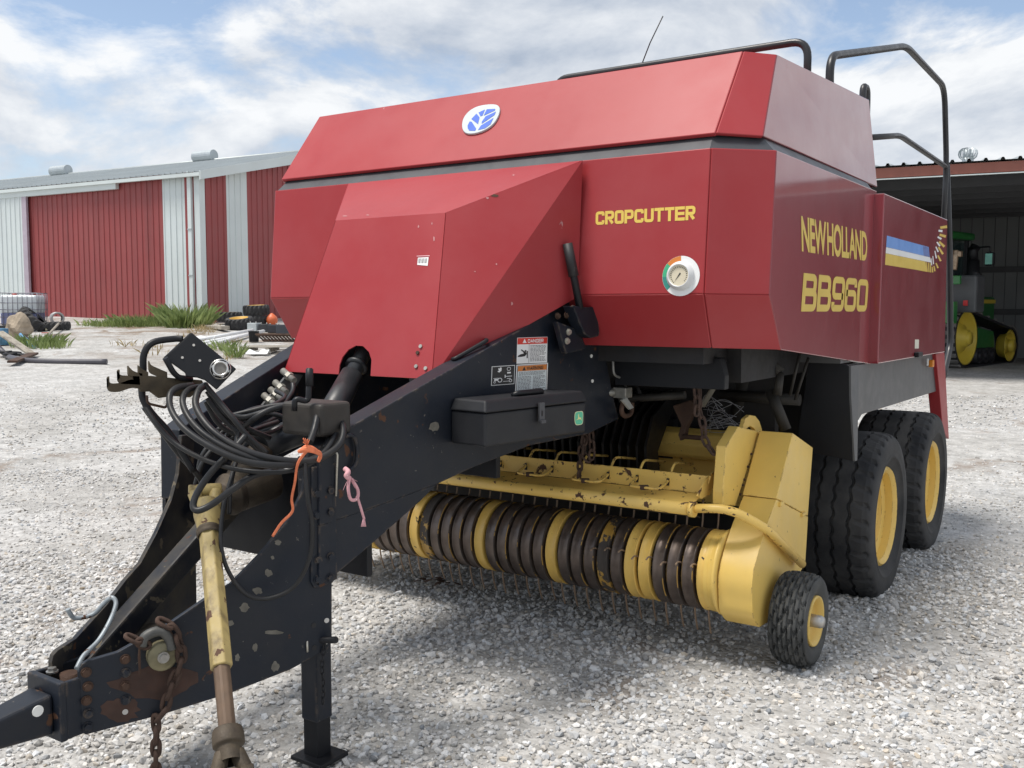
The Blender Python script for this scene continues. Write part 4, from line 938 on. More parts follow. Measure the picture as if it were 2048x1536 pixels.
hz([(1060, 995, -2.55), (960, 1110, -2.55), (840, 1230, -2.57), (740, 1370, -2.6), (705, 1465, -2.6), (735, 1505, -2.58), (830, 1465, -2.55), (960, 1370, -2.5), (1110, 1270, -2.47), (1240, 1240, -2.45)], .013)
hz([(870, 960, -2.82), (1000, 860, -2.8), (1150, 805, -2.84), (1300, 790, -2.9), (1380, 700, -2.95), (1385, 640, -2.98)], .011)
hz([(880, 990, -2.84), (1050, 870, -2.84), (1240, 790, -2.88), (1330, 730, -2.95), (1270, 690, -3.05)], .011)
hz([(890, 1050, -2.86), (1000, 930, -2.86), (1180, 830, -2.88), (1250, 790, -3.0)], .011)
hz([(740, 1300, -2.95), (760, 1150, -2.94), (850, 1020, -2.93), (980, 900, -2.92), (1140, 820, -2.95)], .012)
hz([(830, 700, -2.8), (930, 860, -2.78), (1060, 960, -2.76), (1200, 980, -2.76), (1330, 920, -2.8), (1420, 820, -2.86)], .010)
hz([(960, 860, -2.74), (1080, 830, -2.7), (1260, 790, -2.62), (1440, 790, -2.52), (1580, 850, -2.44), (1640, 960, -2.40), (1600, 1080, -2.37)], .011)
hz([(900, 930, -2.86), (960, 890, -2.86), (1100, 850, -2.84), (1260, 850, -2.8), (1340, 880, -2.78)], .011)
hz([(720, 1330, -2.92), (770, 1180, -2.90), (870, 1060, -2.88), (1000, 1000, -2.84), (1120, 950, -2.82), (1290, 860, -2.85)], .011)
hz([(800, 740, -2.75), (880, 850, -2.72), (960, 930, -2.7), (1090, 1040, -2.64), (1180, 1120, -2.6)], .010)
hz([(1000, 1160, -2.62), (1010, 1000, -2.66), (1040, 960, -2.7)], .012)
hz([(950, 1530, -2.66), (960, 1350, -2.66), (1000, 1170, -2.66), (1090, 1030, -2.68)], .009)
hz([(985, 300, -2.33), (990, 420, -2.32), (1010, 600, -2.31), (1042, 800, -2.31), (1020, 1050, -2.33), (900, 1270, -2.38), (700, 1365, -2.44), (520, 1330, -2.49), (380, 1150, -2.53), (322, 930, -2.56), (340, 660, -2.6), (400, 430, -2.63), (450, 270, -2.66)], .0085, (360, 850), 3.9375, 'electric_cable')
# twines
OR = mat('orange_twine', (.72, .20, .09), .8, var=.2, vscale=40); PK = mat('pink_twine', (.62, .33, .36), .85, var=.15, vscale=40)
def z7(x, y, X): return P(360+x/3.9375, 850+y/3.9375, X=X)
m = MB()
for k in range(5):
    o = random.uniform(-8, 8); m.tube(spline([z7(940+o, 210, -2.29), z7(985+o, 170+k*8, -2.27), z7(1050, 185+k*6, -2.26), z7(1105, 230+o, -2.28), z7(1090, 285, -2.30)], 5), .006, 6)
for k in range(14): m.tube([z7(1000, 160, -2.27), z7(1000+random.uniform(-35, 45), 115+random.uniform(-15, 25), -2.26)], .0012, 4)
m.tube(spline([z7(1010, 190, -2.27), z7(930, 300, -2.33), z7(905, 450, -2.36), z7(880, 580, -2.38), z7(885, 680, -2.39), z7(800, 770, -2.42), z7(730, 875, -2.45)], 6), .005, 6)
tag(m.build('orange_twine', OR), 'frayed orange twine knotted round the bundle of black hoses', 'twine')
m = MB(); m.tube(spline([z7(1300, 345, -2.27), z7(1325, 370, -2.25), z7(1310, 400, -2.25), z7(1335, 420, -2.25)], 5), .009, 8)
m.tube(spline([z7(1335, 415, -2.25), z7(1325, 500, -2.245), z7(1345, 585, -2.245), z7(1395, 580, -2.245), z7(1400, 510, -2.245), z7(1350, 425, -2.25)], 6), .0055, 8)
m.tube(spline([z7(1395, 560, -2.245), z7(1420, 640, -2.245), z7(1450, 740, -2.245)], 6), .0045, 8)
for k in range(9): m.tube([z7(1448, 730, -2.245), z7(1450+random.uniform(-22, 22), 800, -2.243)], .0025, 4)
for k in range(8): m.tube([z7(1330, 410, -2.25), z7(1330+random.uniform(-60, 70), 420+random.uniform(-25, 120), -2.24)], .0008, 3)
tag(m.build('pink_twine', PK), 'pink twine tied in a loop on the lifting eye of the drawbar', 'twine')

# ---------------------------------------------------------------- lettering and stickers
def flat(name, col, rough=.5): return mat(name, col, rough, var=.04)
DYEL = flat('decal_yellow', (.72, .52, .10), .35); DWHT = flat('decal_white', (.78, .79, .78), .4); DBLU = flat('decal_blue', (.04, .12, .55), .4)
DBLK = flat('decal_black', (.012, .012, .013), .4); DRED = flat('decal_red', (.62, .045, .03), .4); DORG = flat('decal_orange', (.62, .20, .035), .4); DGRN = flat('decal_green', (.05, .40, .20), .4)
GL = {'C': [[(1,.72),(1,1),(0,1),(0,0),(1,0),(1,.28)]], 'R': [[(0,0),(0,1)],[(-.1,1),(1,1),(1,.46),(0,.46)],[(.48,.40),(.98,-.06)]], 'O': [[(0,0),(0,1),(1,1),(1,0),'c']],
 'P': [[(0,0),(0,1)],[(-.1,1),(1,1),(1,.40),(0,.40)]], 'U': [[(0,1.13),(0,0),(1,0),(1,1.13)]], 'T': [[(0,1),(1,1)],[(.5,1),(.5,0)]], 'E': [[(1,1),(0,1)],[(0,1),(0,0)],[(0,0),(1,0)],[(0,.5),(.95,.5)]],
 'N': [[(0,0),(0,1)],[(0,1),(1,0)],[(1,0),(1,1)]], 'W': [[(0,1),(.25,0),(.5,1),(.75,0),(1,1)]], 'H': [[(0,0),(0,1)],[(1,0),(1,1)],[(0,.5),(1,.5)]], 'L': [[(0,1),(0,0)],[(0,0),(1,0)]],
 'A': [[(0,0),(.5,1),(1,0)],[(.2,.33),(.8,.33)]], 'D': [[(0,0),(0,1),(.85,1),(1,.8),(1,.2),(.85,0),'c']], 'B': [[(0,-.0),(0,1.0)],[(-.1,1),(.93,1),(.93,.53),(0,.53)],[(0,.5),(1,.5),(1,0),(-.1,0)]],
 '9': [[(1,.42),(0,.42),(0,1),(1,1),(1,0),(0,0),(0,.22)]], '6': [[(0,.56),(1,.56),(1,0),(0,0),(0,1),(1,1),(1,.78)]], '0': [[(0,0),(0,1),(1,1),(1,0),'c']],
 'G': [[(1,.75),(1,1),(0,1),(0,0),(1,0),(1,.45),(.55,.45)]], 'I': [[(.5,0),(.5,1)]], ' ': []}
SQ = set('NWTHLAEI')
def ribbon(pts, t, closed):
    n = len(pts); out = []
    for i in range(n):
        p = pts[i]; a = pts[i-1] if (closed or i > 0) else None; b = pts[(i+1) % n] if (closed or i < n-1) else None
        d1 = (p-a).normalized() if a is not None else None; d2 = (b-p).normalized() if b is not None else None
        d1 = d1 or d2; d2 = d2 or d1; tn = (d1+d2)
        if tn.length < 1e-4: tn = d1
        tn.normalize(); nn = V((-tn.y, tn.x, 0)); k = t/2/max(.78, nn.dot(V((-d1.y, d1.x, 0)))); out += [p+nn*k, p-nn*k]
    return out
def text(name, txt, org, eu, ev, nrm, mt, parent, th=.19, gap=.12, wide=None, rnd=.28, d=.0004, lean=0, xs=1):
    """bold stroke lettering filling the parallelogram org, org+eu, org+ev"""
    W, H = eu.length*xs, ev.length; ux, uy = eu/W, ev/H; wide = wide or {}
    ws = [(.45 if c == ' ' else wide.get(c, 1)) for c in txt]; tot = sum(ws)+gap*(len(txt)-1); x = 0; m = MB(); t = th*H; layer = 0
    for c, w in zip(txt, ws):
        x0 = x/tot*W; cw = w/tot*W; x += w+gap
        tv = min(t, cw*.42)
        for st in GL[c]:
            cl = st[-1] == 'c'; pp = [q for q in st if q != 'c']
            ins = tv/2; tw = tv*(1.25 if c in 'WA' else 1)
            pts = [V((x0+ins+a*(cw-2*ins), ins+b*(H-2*ins), 0)) for a, b in pp]
            if c in 'BRP' and len(pts) == 2:
                if pp[0][0] == 0: pts = [pts[0]-V((0, ins, 0)), pts[1]+V((0, ins, 0))]
            elif c not in SQ:
                if cl:
                    k = len(pts); q = []
                    for i in range(k):
                        q += fillet([(pts[i-1]+pts[i])/2, pts[i], (pts[i]+pts[(i+1) % k])/2], rnd*min(cw, H)*.5, 4)[1:-1]
                    pts = q
                else: pts = fillet(pts, rnd*min(cw, H)*.5, 4)
            else:
                # square ends out to the box
                if len(pts) == 2: dd = (pts[1]-pts[0]).normalized()*ins*.98; pts = [pts[0]-dd, pts[1]+dd]
            rb = ribbon(pts, tw, cl); k = len(rb)//2; layer += 1
            vs = [org+ux*(p.x+lean*p.y)+uy*p.y+nrm*(d+.0002*(layer % 4)) for p in rb]
            m.add(vs, [(2*i, 2*((i+1) % k), 2*((i+1) % k)+1, 2*i+1) for i in range(k if cl else k-1)])
    return m.build(name, mt, parent, fixn=False)
XT = -1.3512
def sx(x, y): return P(1580+x/5.909, 400+y/5.909, X=XT)
sp = [o for o in baler.children if o.name.startswith('side_panel')][0]
bl, br_, tl = sx(138, 612), sx(912, 727), sx(130, 182)
def font_text(name, txt, org, eu, ev, nrm, mt, parent, off=.02, d=.0006, space=.92):
    cu = bpy.data.curves.new(name, 'FONT'); cu.body = txt; cu.offset = off; cu.space_character = space; cu.space_word = .55; cu.resolution_u = 4
    to = bpy.data.objects.new(name, cu); COL.objects.link(to); dg = bpy.context.evaluated_depsgraph_get(); me = bpy.data.meshes.new_from_object(to.evaluated_get(dg))
    bpy.data.objects.remove(to); bpy.data.curves.remove(cu)
    co = np.empty(len(me.vertices)*3); me.vertices.foreach_get('co', co); co = co.reshape(-1, 3); a, b = co.min(0), co.max(0)
    for v in me.vertices:
        u, w = (v.co.x-a[0])/(b[0]-a[0]), (v.co.y-a[1])/(b[1]-a[1]); v.co = org+eu*u+ev*w+nrm*d
    me.materials.clear(); me.materials.append(mt); me.name = name
    return link(name, me, parent)
font_text('maker_lettering', 'NEW HOLLAND', bl, br_-bl, tl-bl, V((1, 0, 0)), DYEL, sp, off=.028)
bl, br_, tl = sx(128, 1318), sx(905, 1318), sx(160, 862)
text('model_lettering', 'BB960', bl, br_-bl, tl-bl, V((1, 0, 0)), DYEL, sp, th=.19, gap=.06, rnd=.35, xs=.66)
fpu = [o for o in baler.children if o.name.startswith('front_panel_upper')][0]
pn0 = (BT0-BF0).cross(V((1, 0, 0))).normalized(); pn0 = pn0 if pn0.y < 0 else -pn0
def cx(x, y): return PN(1150+x/6.677, 380+y/6.677, BF0+pn0*.0004, pn0)
bl, br_, tl = cx(275, 468), cx(1608, 398), cx(278, 290)
text('cropcutter_lettering', 'CROPCUTTER', bl, br_-bl, tl-bl, pn0, DYEL, fpu, th=.22, gap=.07, rnd=.4)
def poly(name, pts, mt, parent): return MB().add(pts, [tuple(range(len(pts)))]).build(name, mt, parent, fixn=False)
# pressure gauge with colour ring
gc = PN(1362, 552, BF0, pn0); gu = V((1, 0, 0)); gv = pn0.cross(gu); gv = gv if gv.z > 0 else -gv
rO = .083
def disc(r0, r1, a0, a1, d, k=10):
    vs = []; 
    for i in range(k+1):
        a = R_(a0+(a1-a0)*i/k); dr = gu*math.cos(a)+gv*math.sin(a); vs += [gc+dr*r0+pn0*d, gc+dr*r1+pn0*d]
    return vs, [(2*i, 2*i+1, 2*i+3, 2*i+2) for i in range(k)]
gauge = MB().add(*disc(.001, rO, 0, 360, .0015, 40)).build('gauge_dial_sticker', DWHT, fpu, fixn=False)
for a0, a1, mt_ in ((92, 140, DORG), (140, 182, DGRN), (182, 225, flat('decal_teal', (.03, .24, .20)))):
    MB().add(*disc(.055, rO-.001, a0, a1, .0022)).build('gauge_colour_band', mt_, gauge, fixn=False)
m = MB(); m.lathe([(0, .060), (.012, .060), (.016, .050), (.028, .049), (.030, .045), (.022, .043)], gc, pn0, 32); m.build('gauge_bezel', mat('white_plastic', (.68, .69, .69), .35), gauge)
MB().lathe([(.022, .044), (.0221, .001)], gc, pn0, 32, smooth=False).build('gauge_face', flat('cream_dial', (.62, .56, .42)), gauge)
nd = (gu*-.55+gv*-.8).normalized(); ns = nd.cross(pn0)
poly('gauge_needle', [gc-nd*.012+ns*.003+pn0*.0235, gc+nd*.034+pn0*.0235, gc-nd*.012-ns*.003+pn0*.0235], DBLK, gauge)
m = MB()
for k in range(22):
    a = R_(-40+k*13); dr = gu*math.cos(a)+gv*math.sin(a); s2 = dr.cross(pn0)*.0012; m.add([gc+dr*.032+s2+pn0*.0228, gc+dr*.038+s2+pn0*.0228, gc+dr*.038-s2+pn0*.0228, gc+dr*.032-s2+pn0*.0228], [(0, 1, 2, 3)])
m.build('gauge_ticks', DBLK, gauge, fixn=False)['kind'] = 'stuff'
# leaf emblem on the hood
hn = (HT0-HB0).cross(V((1, 0, 0))).normalized(); hn = hn if hn.y < 0 else -hn
def lx(x, y, d=.0): return PN(540+x/2.926, 80+y/2.926, HB0+hn*d, hn)
outl = spline([lx(x, y) for x, y in ((1130, 520), (1137, 470), (1168, 428), (1215, 400), (1275, 387), (1330, 388), (1350, 410), (1342, 452), (1312, 500), (1262, 536), (1200, 556), (1150, 553))], 3, True)
emb = MB().prism(outl, hn*.012).build('leaf_emblem', mat('emblem_silver', (.48, .54, .56), .45), hood, bevel=.003)
for pp in (((1156, 500), (1168, 476), (1180, 478), (1206, 518), (1200, 531), (1165, 530), (1157, 516)), ((1178, 462), (1208, 430), (1226, 452), (1217, 492)), ((1220, 424), (1258, 406), (1243, 442), (1231, 446)), ((1268, 405), (1318, 402), (1316, 412), (1250, 442)), ((1240, 476), (1262, 446), (1322, 418), (1314, 438), (1238, 490)), ((1216, 527), (1234, 500), (1308, 455), (1290, 492), (1258, 516))):
    poly('leaf_blade', [lx(x, y, .0135) for x, y in pp], DBLU, emb)
# barcode label on the shield
def bx_(x, y, d): return PN(640+x/3.103, 460+y/3.103, SG0+(fn if fn.y < 0 else -fn)*d, fn)
bcl = poly('barcode_label', [bx_(x, y, .0015) for x, y in ((608, 172), (674, 168), (668, 222), (603, 216))], DWHT, nose)
for k in range(9):
    x = 612+k*6.4; w = (2, 3.5, 1.6)[k % 3]; poly('barcode_bar', [bx_(q_, y, .002) for q_, y in ((x, 176), (x+w, 176), (x+w-4, 206), (x-4, 206))], DBLK, bcl)
poly('label_scrap', [bx_(x, y, .0015) for x, y in ((600, 160), (680, 157), (681, 162), (600, 164))], flat('scrap_pink', (.75, .42, .45)), nose)
for px, py, rx, ry, mt_ in ((991, 391, 9, 3, RUSTY), (975, 396, 3, 2, None), (868, 478, 1.6, 7, None), (837, 453, 1.5, 3, None), (864, 447, 1.2, 3, None), (1027, 350, 2.5, 1.2, None), (993, 528, 2, 2, None), (950, 543, 2, 1.5, None), (1024, 607, 2, 4, None), (690, 432, 5, 1, None), (735, 430, 4, 1, None)):
    pl_n, pl_p = ((fn, SG0) if px < 880 and py > 428 else (inward([SF0, SB0, SG0]), SF0+V((.004, 0, 0))))
    if px == 1027 or py in (430, 432): pl_n, pl_p = inward([mirX(SB0), SB0, SF0]), SB0
    if px == 1024: pl_n, pl_p = inward([SB0, SR0, SG0]), SB0+V((.004, 0, 0))
    nn = pl_n if pl_n.dot(V((0, 0, CH))-pl_p) > 0 else -pl_n; rr_ = random.Random(px)
    poly('paint_chip', [PN(px+rx*rr_.uniform(.6, 1.2)*math.cos(k*.7), py+ry*rr_.uniform(.6, 1.2)*math.sin(k*.7), pl_p+nn*.0012, pl_n) for k in range(9)], mt_ or flat('chip_pink', (.50, .24, .24)), nose)
# side stripe on the rear door
XD = -1.2993
def dx_(x, y, d=0): return P(1580+x/5.909, 400+y/5.909, X=XD+d)
stripe = poly('stripe_blue', [dx_(*q_) for q_ in ((1145, 420), (1640, 555), (1655, 675), (1137, 555))], flat('stripe_blue', (.16, .33, .72), .35), rd)
poly('stripe_white', [dx_(*q_) for q_ in ((1137, 557), (1655, 677), (1668, 740), (1131, 628))], DWHT, rd)
poly('stripe_yellow', [dx_(*q_) for q_ in ((1131, 630), (1600, 728), (1620, 850), (1500, 826), (1123, 765))], DYEL, rd)
for a, b, w, mt_ in (((1612, 735), (1622, 848), 14, DYEL), ((1635, 740), (1643, 852), 14, DYEL), ((1656, 745), (1663, 856), 14, DYEL), ((1680, 790), (1686, 856), 16, DYEL), ((1702, 780), (1712, 842), 18, DYEL), ((1725, 745), (1750, 805), 20, DYEL), ((1748, 655), (1782, 722), 22, DYEL), ((1755, 558), (1808, 640), 26, DYEL), ((1762, 492), (1826, 552), 30, DYEL), ((1768, 410), (1842, 432), 32, DYEL), ((1776, 328), (1856, 315), 34, DYEL),
    ((1668, 690), (1674, 772), 12, DWHT), ((1688, 662), (1696, 758), 13, DWHT), ((1712, 600), (1730, 690), 15, DWHT), ((1724, 552), (1752, 614), 18, DWHT), ((1736, 496), (1772, 545), 20, DWHT), ((1745, 436), (1790, 462), 24, DWHT), ((1755, 362), (1802, 368), 28, DWHT)):
    va, vb_ = V((*a, 0)), V((*b, 0)); nn = (vb_-va).normalized(); nn = V((-nn.y, nn.x, 0))*w/2
    poly('stripe_dash', [dx_(p.x, p.y, .0003) for p in (va+nn*.8, vb_+nn, vb_-nn, va-nn*.8)], mt_, rd)
poly('door_sticker', [P(x, y, X=XD) for x, y in ((1830, 679), (1838, 679), (1837.5, 697), (1829.5, 697))], flat('sticker_cream', (.68, .66, .55)), rd)
m = MB()
for k in range(6):
    x = 1575+k*13; m.add([dx_(x, 545+k*2, .0004), dx_(x+4, 546+k*2, .0004), dx_(x+14, 665+k*2, .0004), dx_(x+10, 664+k*2, .0004)], [(0, 1, 2, 3)])
m.build('stripe_lines', REDG, rd, fixn=False)['kind'] = 'stuff'
# safety decals on the drawbar
def decal(c, d):
    tl, tr, br, bl = [PR(*p, d=d) for p in c]
    return lambda u, v, e=0: (bl*(1-u)+br*u)*(1-v)+(tl*(1-u)+tr*u)*v+nR*e
def dq(name, f, u0, v0, u1, v1, mt_, parent, e): return poly(name, [f(u0, v0, e), f(u1, v0, e), f(u1, v1, e), f(u0, v1, e)], mt_, parent)
def txt(name, s, f, u0, v0, u1, v1, mt_, par, e, **k): return text(name, s, f(u0, v0), f(u1, v0)-f(u0, v0), f(u0, v1)-f(u0, v0), nR, mt_, par, d=e, **k)
def lines(f, u0, v0, u1, v1, n, par, e, mt_=None):
    m = MB(); rr = random.Random(n)
    for k in range(n):
        v = v1-(k+.5)*(v1-v0)/n; h = (v1-v0)/n*.22; e1 = u1-(u1-u0)*rr.choice((0, .02, .1, .4) if k % 3 == 2 else (0, .03, .06)); u = u0
        while u < e1:
            w = rr.uniform(.03, .09); m.add([f(u, v-h, e), f(min(u+w, e1), v-h, e), f(min(u+w, e1), v+h, e), f(u, v+h, e)], [(0, 1, 2, 3)]); u += w+.016
    o = m.build('print_lines', mt_ or flat('print_grey', (.09, .09, .10)), par, fixn=False); o['kind'] = 'stuff'
f = decal(((1034.5, 675.5), (1095, 673.5), (1094, 725), (1033, 727.5)), .0015)
dg_ = dq('danger_decal', f, 0, 0, 1, 1, DWHT, drawbar, 0)
dq('decal_header', f, .01, .74, .99, .985, DRED, dg_, .0005); txt('danger_lettering', 'DANGER', f, .34, .79, .86, .93, DWHT, dg_, .001, th=.2, rnd=.4)
poly('warning_triangle', [f(.17, .79, .001), f(.30, .79, .001), f(.235, .95, .001)], DWHT, dg_)
dq('decal_rule', f, .385, .02, .395, .74, DBLK, dg_, .0005); lines(f, .43, .06, .95, .70, 13, dg_, .0005)
fig = ((.03, .30), (.12, .36), (.22, .38), (.20, .44), (.12, .52), (.14, .55), (.26, .45), (.30, .42), (.31, .36), (.26, .28), (.15, .26), (.03, .26))
poly('figure_pictogram', [f(u, v, .001) for u, v in fig], DBLK, dg_); dq('figure_bar', f, .315, .20, .35, .48, DBLK, dg_, .001)
poly('figure_head', [f(.275+.03*math.cos(a*.7), .48+.035*math.sin(a*.7), .0012) for a in range(9)], DBLK, dg_)
f = decal(((1033, 729.5), (1096, 725.5), (1094, 782), (1030, 786)), .0015)
wn = dq('warning_decal', f, 0, 0, 1, 1, DWHT, drawbar, 0)
dq('decal_frame', f, .03, .03, .97, .97, DBLK, wn, .0004); dq('decal_field', f, .045, .04, .955, .96, flat('decal_pale', (.66, .72, .72)), wn, .0008)
dq('decal_header', f, .045, .76, .955, .95, DORG, wn, .0012); txt('warning_lettering', 'WARNING', f, .32, .79, .84, .91, DBLK, wn, .0016, th=.2, rnd=.4, wide={'I': .35, 'W': 1.3})
poly('warning_triangle', [f(.18, .78, .0016), f(.29, .78, .0016), f(.235, .92, .0016)], DBLK, wn)
lines(f, .08, .60, .92, .74, 4, wn, .0012); lines(f, .07, .06, .47, .58, 11, wn, .0012); lines(f, .53, .10, .92, .58, 10, wn, .0012)
f = decal(((983.5, 733), (1030, 730), (1028.5, 768), (982, 771.5)), .0015)
bd = dq('speed_decal', f, 0, 0, 1, 1, DWHT, drawbar, 0); dq('decal_field', f, .025, .03, .975, .97, DBLK, bd, .0005)
def ringp(name, f, cu, cv, r, w, par, asp=1.2):
    vs = []; k = 18
    for i in range(k):
        a = 2*math.pi*i/k; vs += [f(cu+r*math.cos(a), cv+r*asp*math.sin(a), .001), f(cu+(r-w)*math.cos(a), cv+(r-w)*asp*math.sin(a), .001)]
    MB().add(vs, [(2*i, 2*((i+1) % k), 2*((i+1) % k)+1, 2*i+1) for i in range(k)]).build(name, DWHT, par, fixn=False)
ringp('pictogram_wheel', f, .73, .82, .085, .02, bd); ringp('pictogram_tyre', f, .36, .26, .10, .03, bd); ringp('pictogram_tyre', f, .82, .20, .07, .025, bd); ringp('pictogram_tyre', f, .14, .17, .05, .02, bd)
poly('pictogram_hand', [f(u, v, .001) for u, v in ((.24, .72), (.32, .66), (.41, .74), (.42, .90), (.36, .93), (.33, .86), (.29, .90), (.27, .83), (.31, .78))], DWHT, bd)
for u0, v0, u1, v1 in ((.08, .36, .40, .38), (.12, .24, .28, .34), (.56, .36, .60, .52), (.58, .42, .88, .45), (.66, .30, .82, .33), (.66, .58, .82, .66), (.50, .17, .76, .19)): dq('pictogram_bar', f, u0, v0, u1, v1, DWHT, bd, .001)
# green badge with leaping deer on the toolbox
bu = .80
def tbp(u, v, e=0): return TBF(.872+u*.095, .27+v*.44, e)
sq = spline([tbp(u, v) for u, v in ((.12, .08), (.5, 0), (.92, .06), (1, .5), (.95, .94), (.5, 1), (.08, .94), (0, .5))], 3, True)
bdg = poly('deer_badge', sq, flat('badge_cream', (.66, .68, .42)), tool)
poly('badge_field', spline([tbp(.5+(u-.5)*.88, .5+(v-.5)*.9, .0008) for u, v in ((.12, .08), (.5, 0), (.92, .06), (1, .5), (.95, .94), (.5, 1), (.08, .94), (0, .5))], 3, True), flat('badge_green', (.10, .50, .30)), bdg)
poly('deer', [tbp(u, v, .0014) for u, v in ((.18, .40), (.30, .44), (.36, .48), (.40, .62), (.36, .70), (.42, .76), (.44, .84), (.50, .78), (.49, .68), (.52, .56), (.70, .52), (.76, .56), (.74, .46), (.84, .26), (.76, .34), (.66, .42), (.50, .42), (.34, .40), (.18, .37))], flat('badge_yellow', (.72, .68, .30)), bdg)

# ================================================================ BARN ON THE LEFT
def frame(az): return az_dir(az), az_dir(az+90)
def col_at(px, F): return FR(F, (px-1024)/FPX*F*math.cos(PIT)*1.006)
BRED = mat('barn_red_metal', (.29, .055, .055), .45, var=.08, vscale=.6, streak=((.22, .05, .05), 2.2), dust=(.15, (.36, .14, .13), .8))
BWHT = mat('barn_white_metal', (.62, .68, .68), .4, var=.05, vscale=.8, dust=(.15, (.55, .56, .52), 1))
ROOFM = mat('roof_metal', (.40, .44, .45), .42, metal=.25, var=.08, vscale=.7, dust=(.3, (.36, .36, .34), 1))
ba, bb = frame(-62)
BC = col_at(408, 36); BC.z = 0; bz0 = P_z = gz(BC.x, BC.y)-.15
def PW(px, py): return PV(px, py, BC, BC+ba)
def PGb(px, py): return PV(px, py, BC, BC+bb)
def su(p): return (V((p.x, p.y, 0))-BC).dot(ba)
def sv(p): return (V((p.x, p.y, 0))-BC).dot(bb)
ze = PW(408, 341).z; pitch_r = .21; halfw = 7.5
barn = empty('red_barn', (BC.x, BC.y, bz0+.15), 'long red metal barn with white stripes and pale metal roof behind the yard', 'barn')
BL_ = 22.0
def bp(u, v, z, ou=0, ov=0): return BC+ba*u+bb*v+V((0, 0, z))
def ribwall(name, u0, u1, z0, z1f, mt, along='u', off=0, rib=.305, parent=None):
    """ribbed sheet along a wall: u from the corner, small standing ribs"""
    m = MB(); n = ba if along == 'v' else bb
    n = -n; us = [u0]; 
    k0 = math.ceil(u0/rib)*rib; x = k0
    pts = [(u0, 0)]
    while x < u1-.03:
        if x-.03 > u0: pts += [(x-.035, 0), (x-.018, .03), (x+.018, .03), (x+.035, 0)]
        x += rib
    pts.append((u1, 0)); vs = []
    for u, h in pts:
        b = (BC+ba*u if along == 'u' else BC+bb*u)+n*(h+off); vs += [b+V((0, 0, z0)), b+V((0, 0, z1f(u)))]
    m.add(vs, [(2*i, 2*i+2, 2*i+3, 2*i+1) for i in range(len(pts)-1)])
    return m.build(name, mt, parent or barn, fixn=False)
fe = lambda u: ze
fg = lambda v: ze+pitch_r*v if v <= halfw else ze+pitch_r*(2*halfw-v)
u_c, u_w0, u_w1, u_d0, u_d1 = 0, su(PW(372, 500)), su(PW(328, 500)), su(PW(64, 500)), su(PW(57, 500))
ribwall('wall_sheet_red', 0, u_w0, bz0, fe, BRED); ribwall('wall_sheet_white', u_w0, u_w1, bz0, fe, BWHT); ribwall('wall_sheet_red', u_w1, BL_, bz0, fe, BRED)
v0_, v1_ = sv(PGb(455, 500)), sv(PGb(496, 500))
ribwall('gable_sheet_red', 0, v0_, bz0, fg, BRED, 'v'); ribwall('gable_sheet_white', v0_, v1_, bz0, fg, BWHT, 'v'); ribwall('gable_sheet_red', v1_, halfw, bz0, fg, BRED, 'v'); ribwall('gable_sheet_red', halfw, 2*halfw, bz0, fg, BRED, 'v')
m = MB(); m.add([bp(0, 2*halfw, bz0), bp(BL_, 2*halfw, bz0), bp(BL_, 2*halfw, ze), bp(0, 2*halfw, ze)], [(0, 1, 2, 3)]); m.add([bp(BL_, 0, bz0), bp(BL_, 2*halfw, bz0), bp(BL_, 2*halfw, ze), bp(BL_, halfw, fg(halfw)), bp(BL_, 0, ze)], [(0, 1, 2, 3, 4)]); m.build('rear_wall', BRED, barn, fixn=False)
ov = .35
for sgn in (0, 1):
    m = MB(); a0 = -.25 if not sgn else 2*halfw+.25
    za, zr = ze-.06, fg(halfw)+.30
    n_ = int((BL_+2*ov)/.305); pts = []
    for k in range(n_+1):
        u = -ov+k*.305
        pts += [(u-.03, 0), (u-.012, .035), (u+.012, .035), (u+.03, 0)]
    vs = []
    for u, h in pts: vs += [bp(u, a0, za+h), bp(u, halfw, zr+h)]
    m.add(vs, [(2*i, 2*i+1, 2*i+3, 2*i+2) for i in range(len(pts)-1)]); m.build('roof_sheet', ROOFM, barn, fixn=False)
m = MB(); m.cyl(bp(-ov, halfw, fg(halfw)+.28), bp(BL_+ov, halfw, fg(halfw)+.28), .10, n=8); m.build('ridge_cap', ROOFM, barn)
m = MB(); m.prism([bp(-ov, -.30, ze-.22), bp(BL_, -.30, ze-.22), bp(BL_, -.30, ze-.09), bp(-ov, -.30, ze-.09)], bb*.14); m.build('gutter', BWHT, barn)
m = MB(); m.prism([bp(-ov-.03, -.3, ze-.36), bp(-ov-.03, halfw, fg(halfw)-.10), bp(-ov-.03, halfw, fg(halfw)+.30), bp(-ov-.03, -.3, ze-.04)], ba*.06); m.build('rake_trim', BWHT, barn)
m = MB(); m.prism([bp(-ov, -.3, ze-.34), bp(-ov, halfw, fg(halfw)-.08), bp(-.02, halfw, fg(halfw)-.08), bp(-.02, 0, ze-.30)], V((0, 0, .03))); m.build('rake_soffit', BWHT, barn)
m = MB(); m.prism([bp(-.04, -.04, bz0), bp(.22, -.05, bz0), bp(.22, 0, bz0), bp(0, 0, bz0), bp(0, .22, bz0), bp(-.05, .22, bz0)], V((0, 0, ze-bz0-.02))); m.build('corner_trim', BWHT, barn)
ud = su(PW(386, 500)); m = MB(); m.prism([bp(ud-.09, -.14, bz0+.05), bp(ud+.09, -.14, bz0+.05), bp(ud+.09, -.03, bz0+.05), bp(ud-.09, -.03, bz0+.05)], V((0, 0, ze-bz0-.05))); dsp = m.build('downspout', BWHT, barn)
for z in (.5, 1.9, 3.6): MB().box(bp(ud, -.15, bz0+z), (.21, .02, .05), Matrix.Rotation(math.atan2(ba.y, ba.x), 3, 'Z')).build('downspout_strap', ROOFM, dsp)
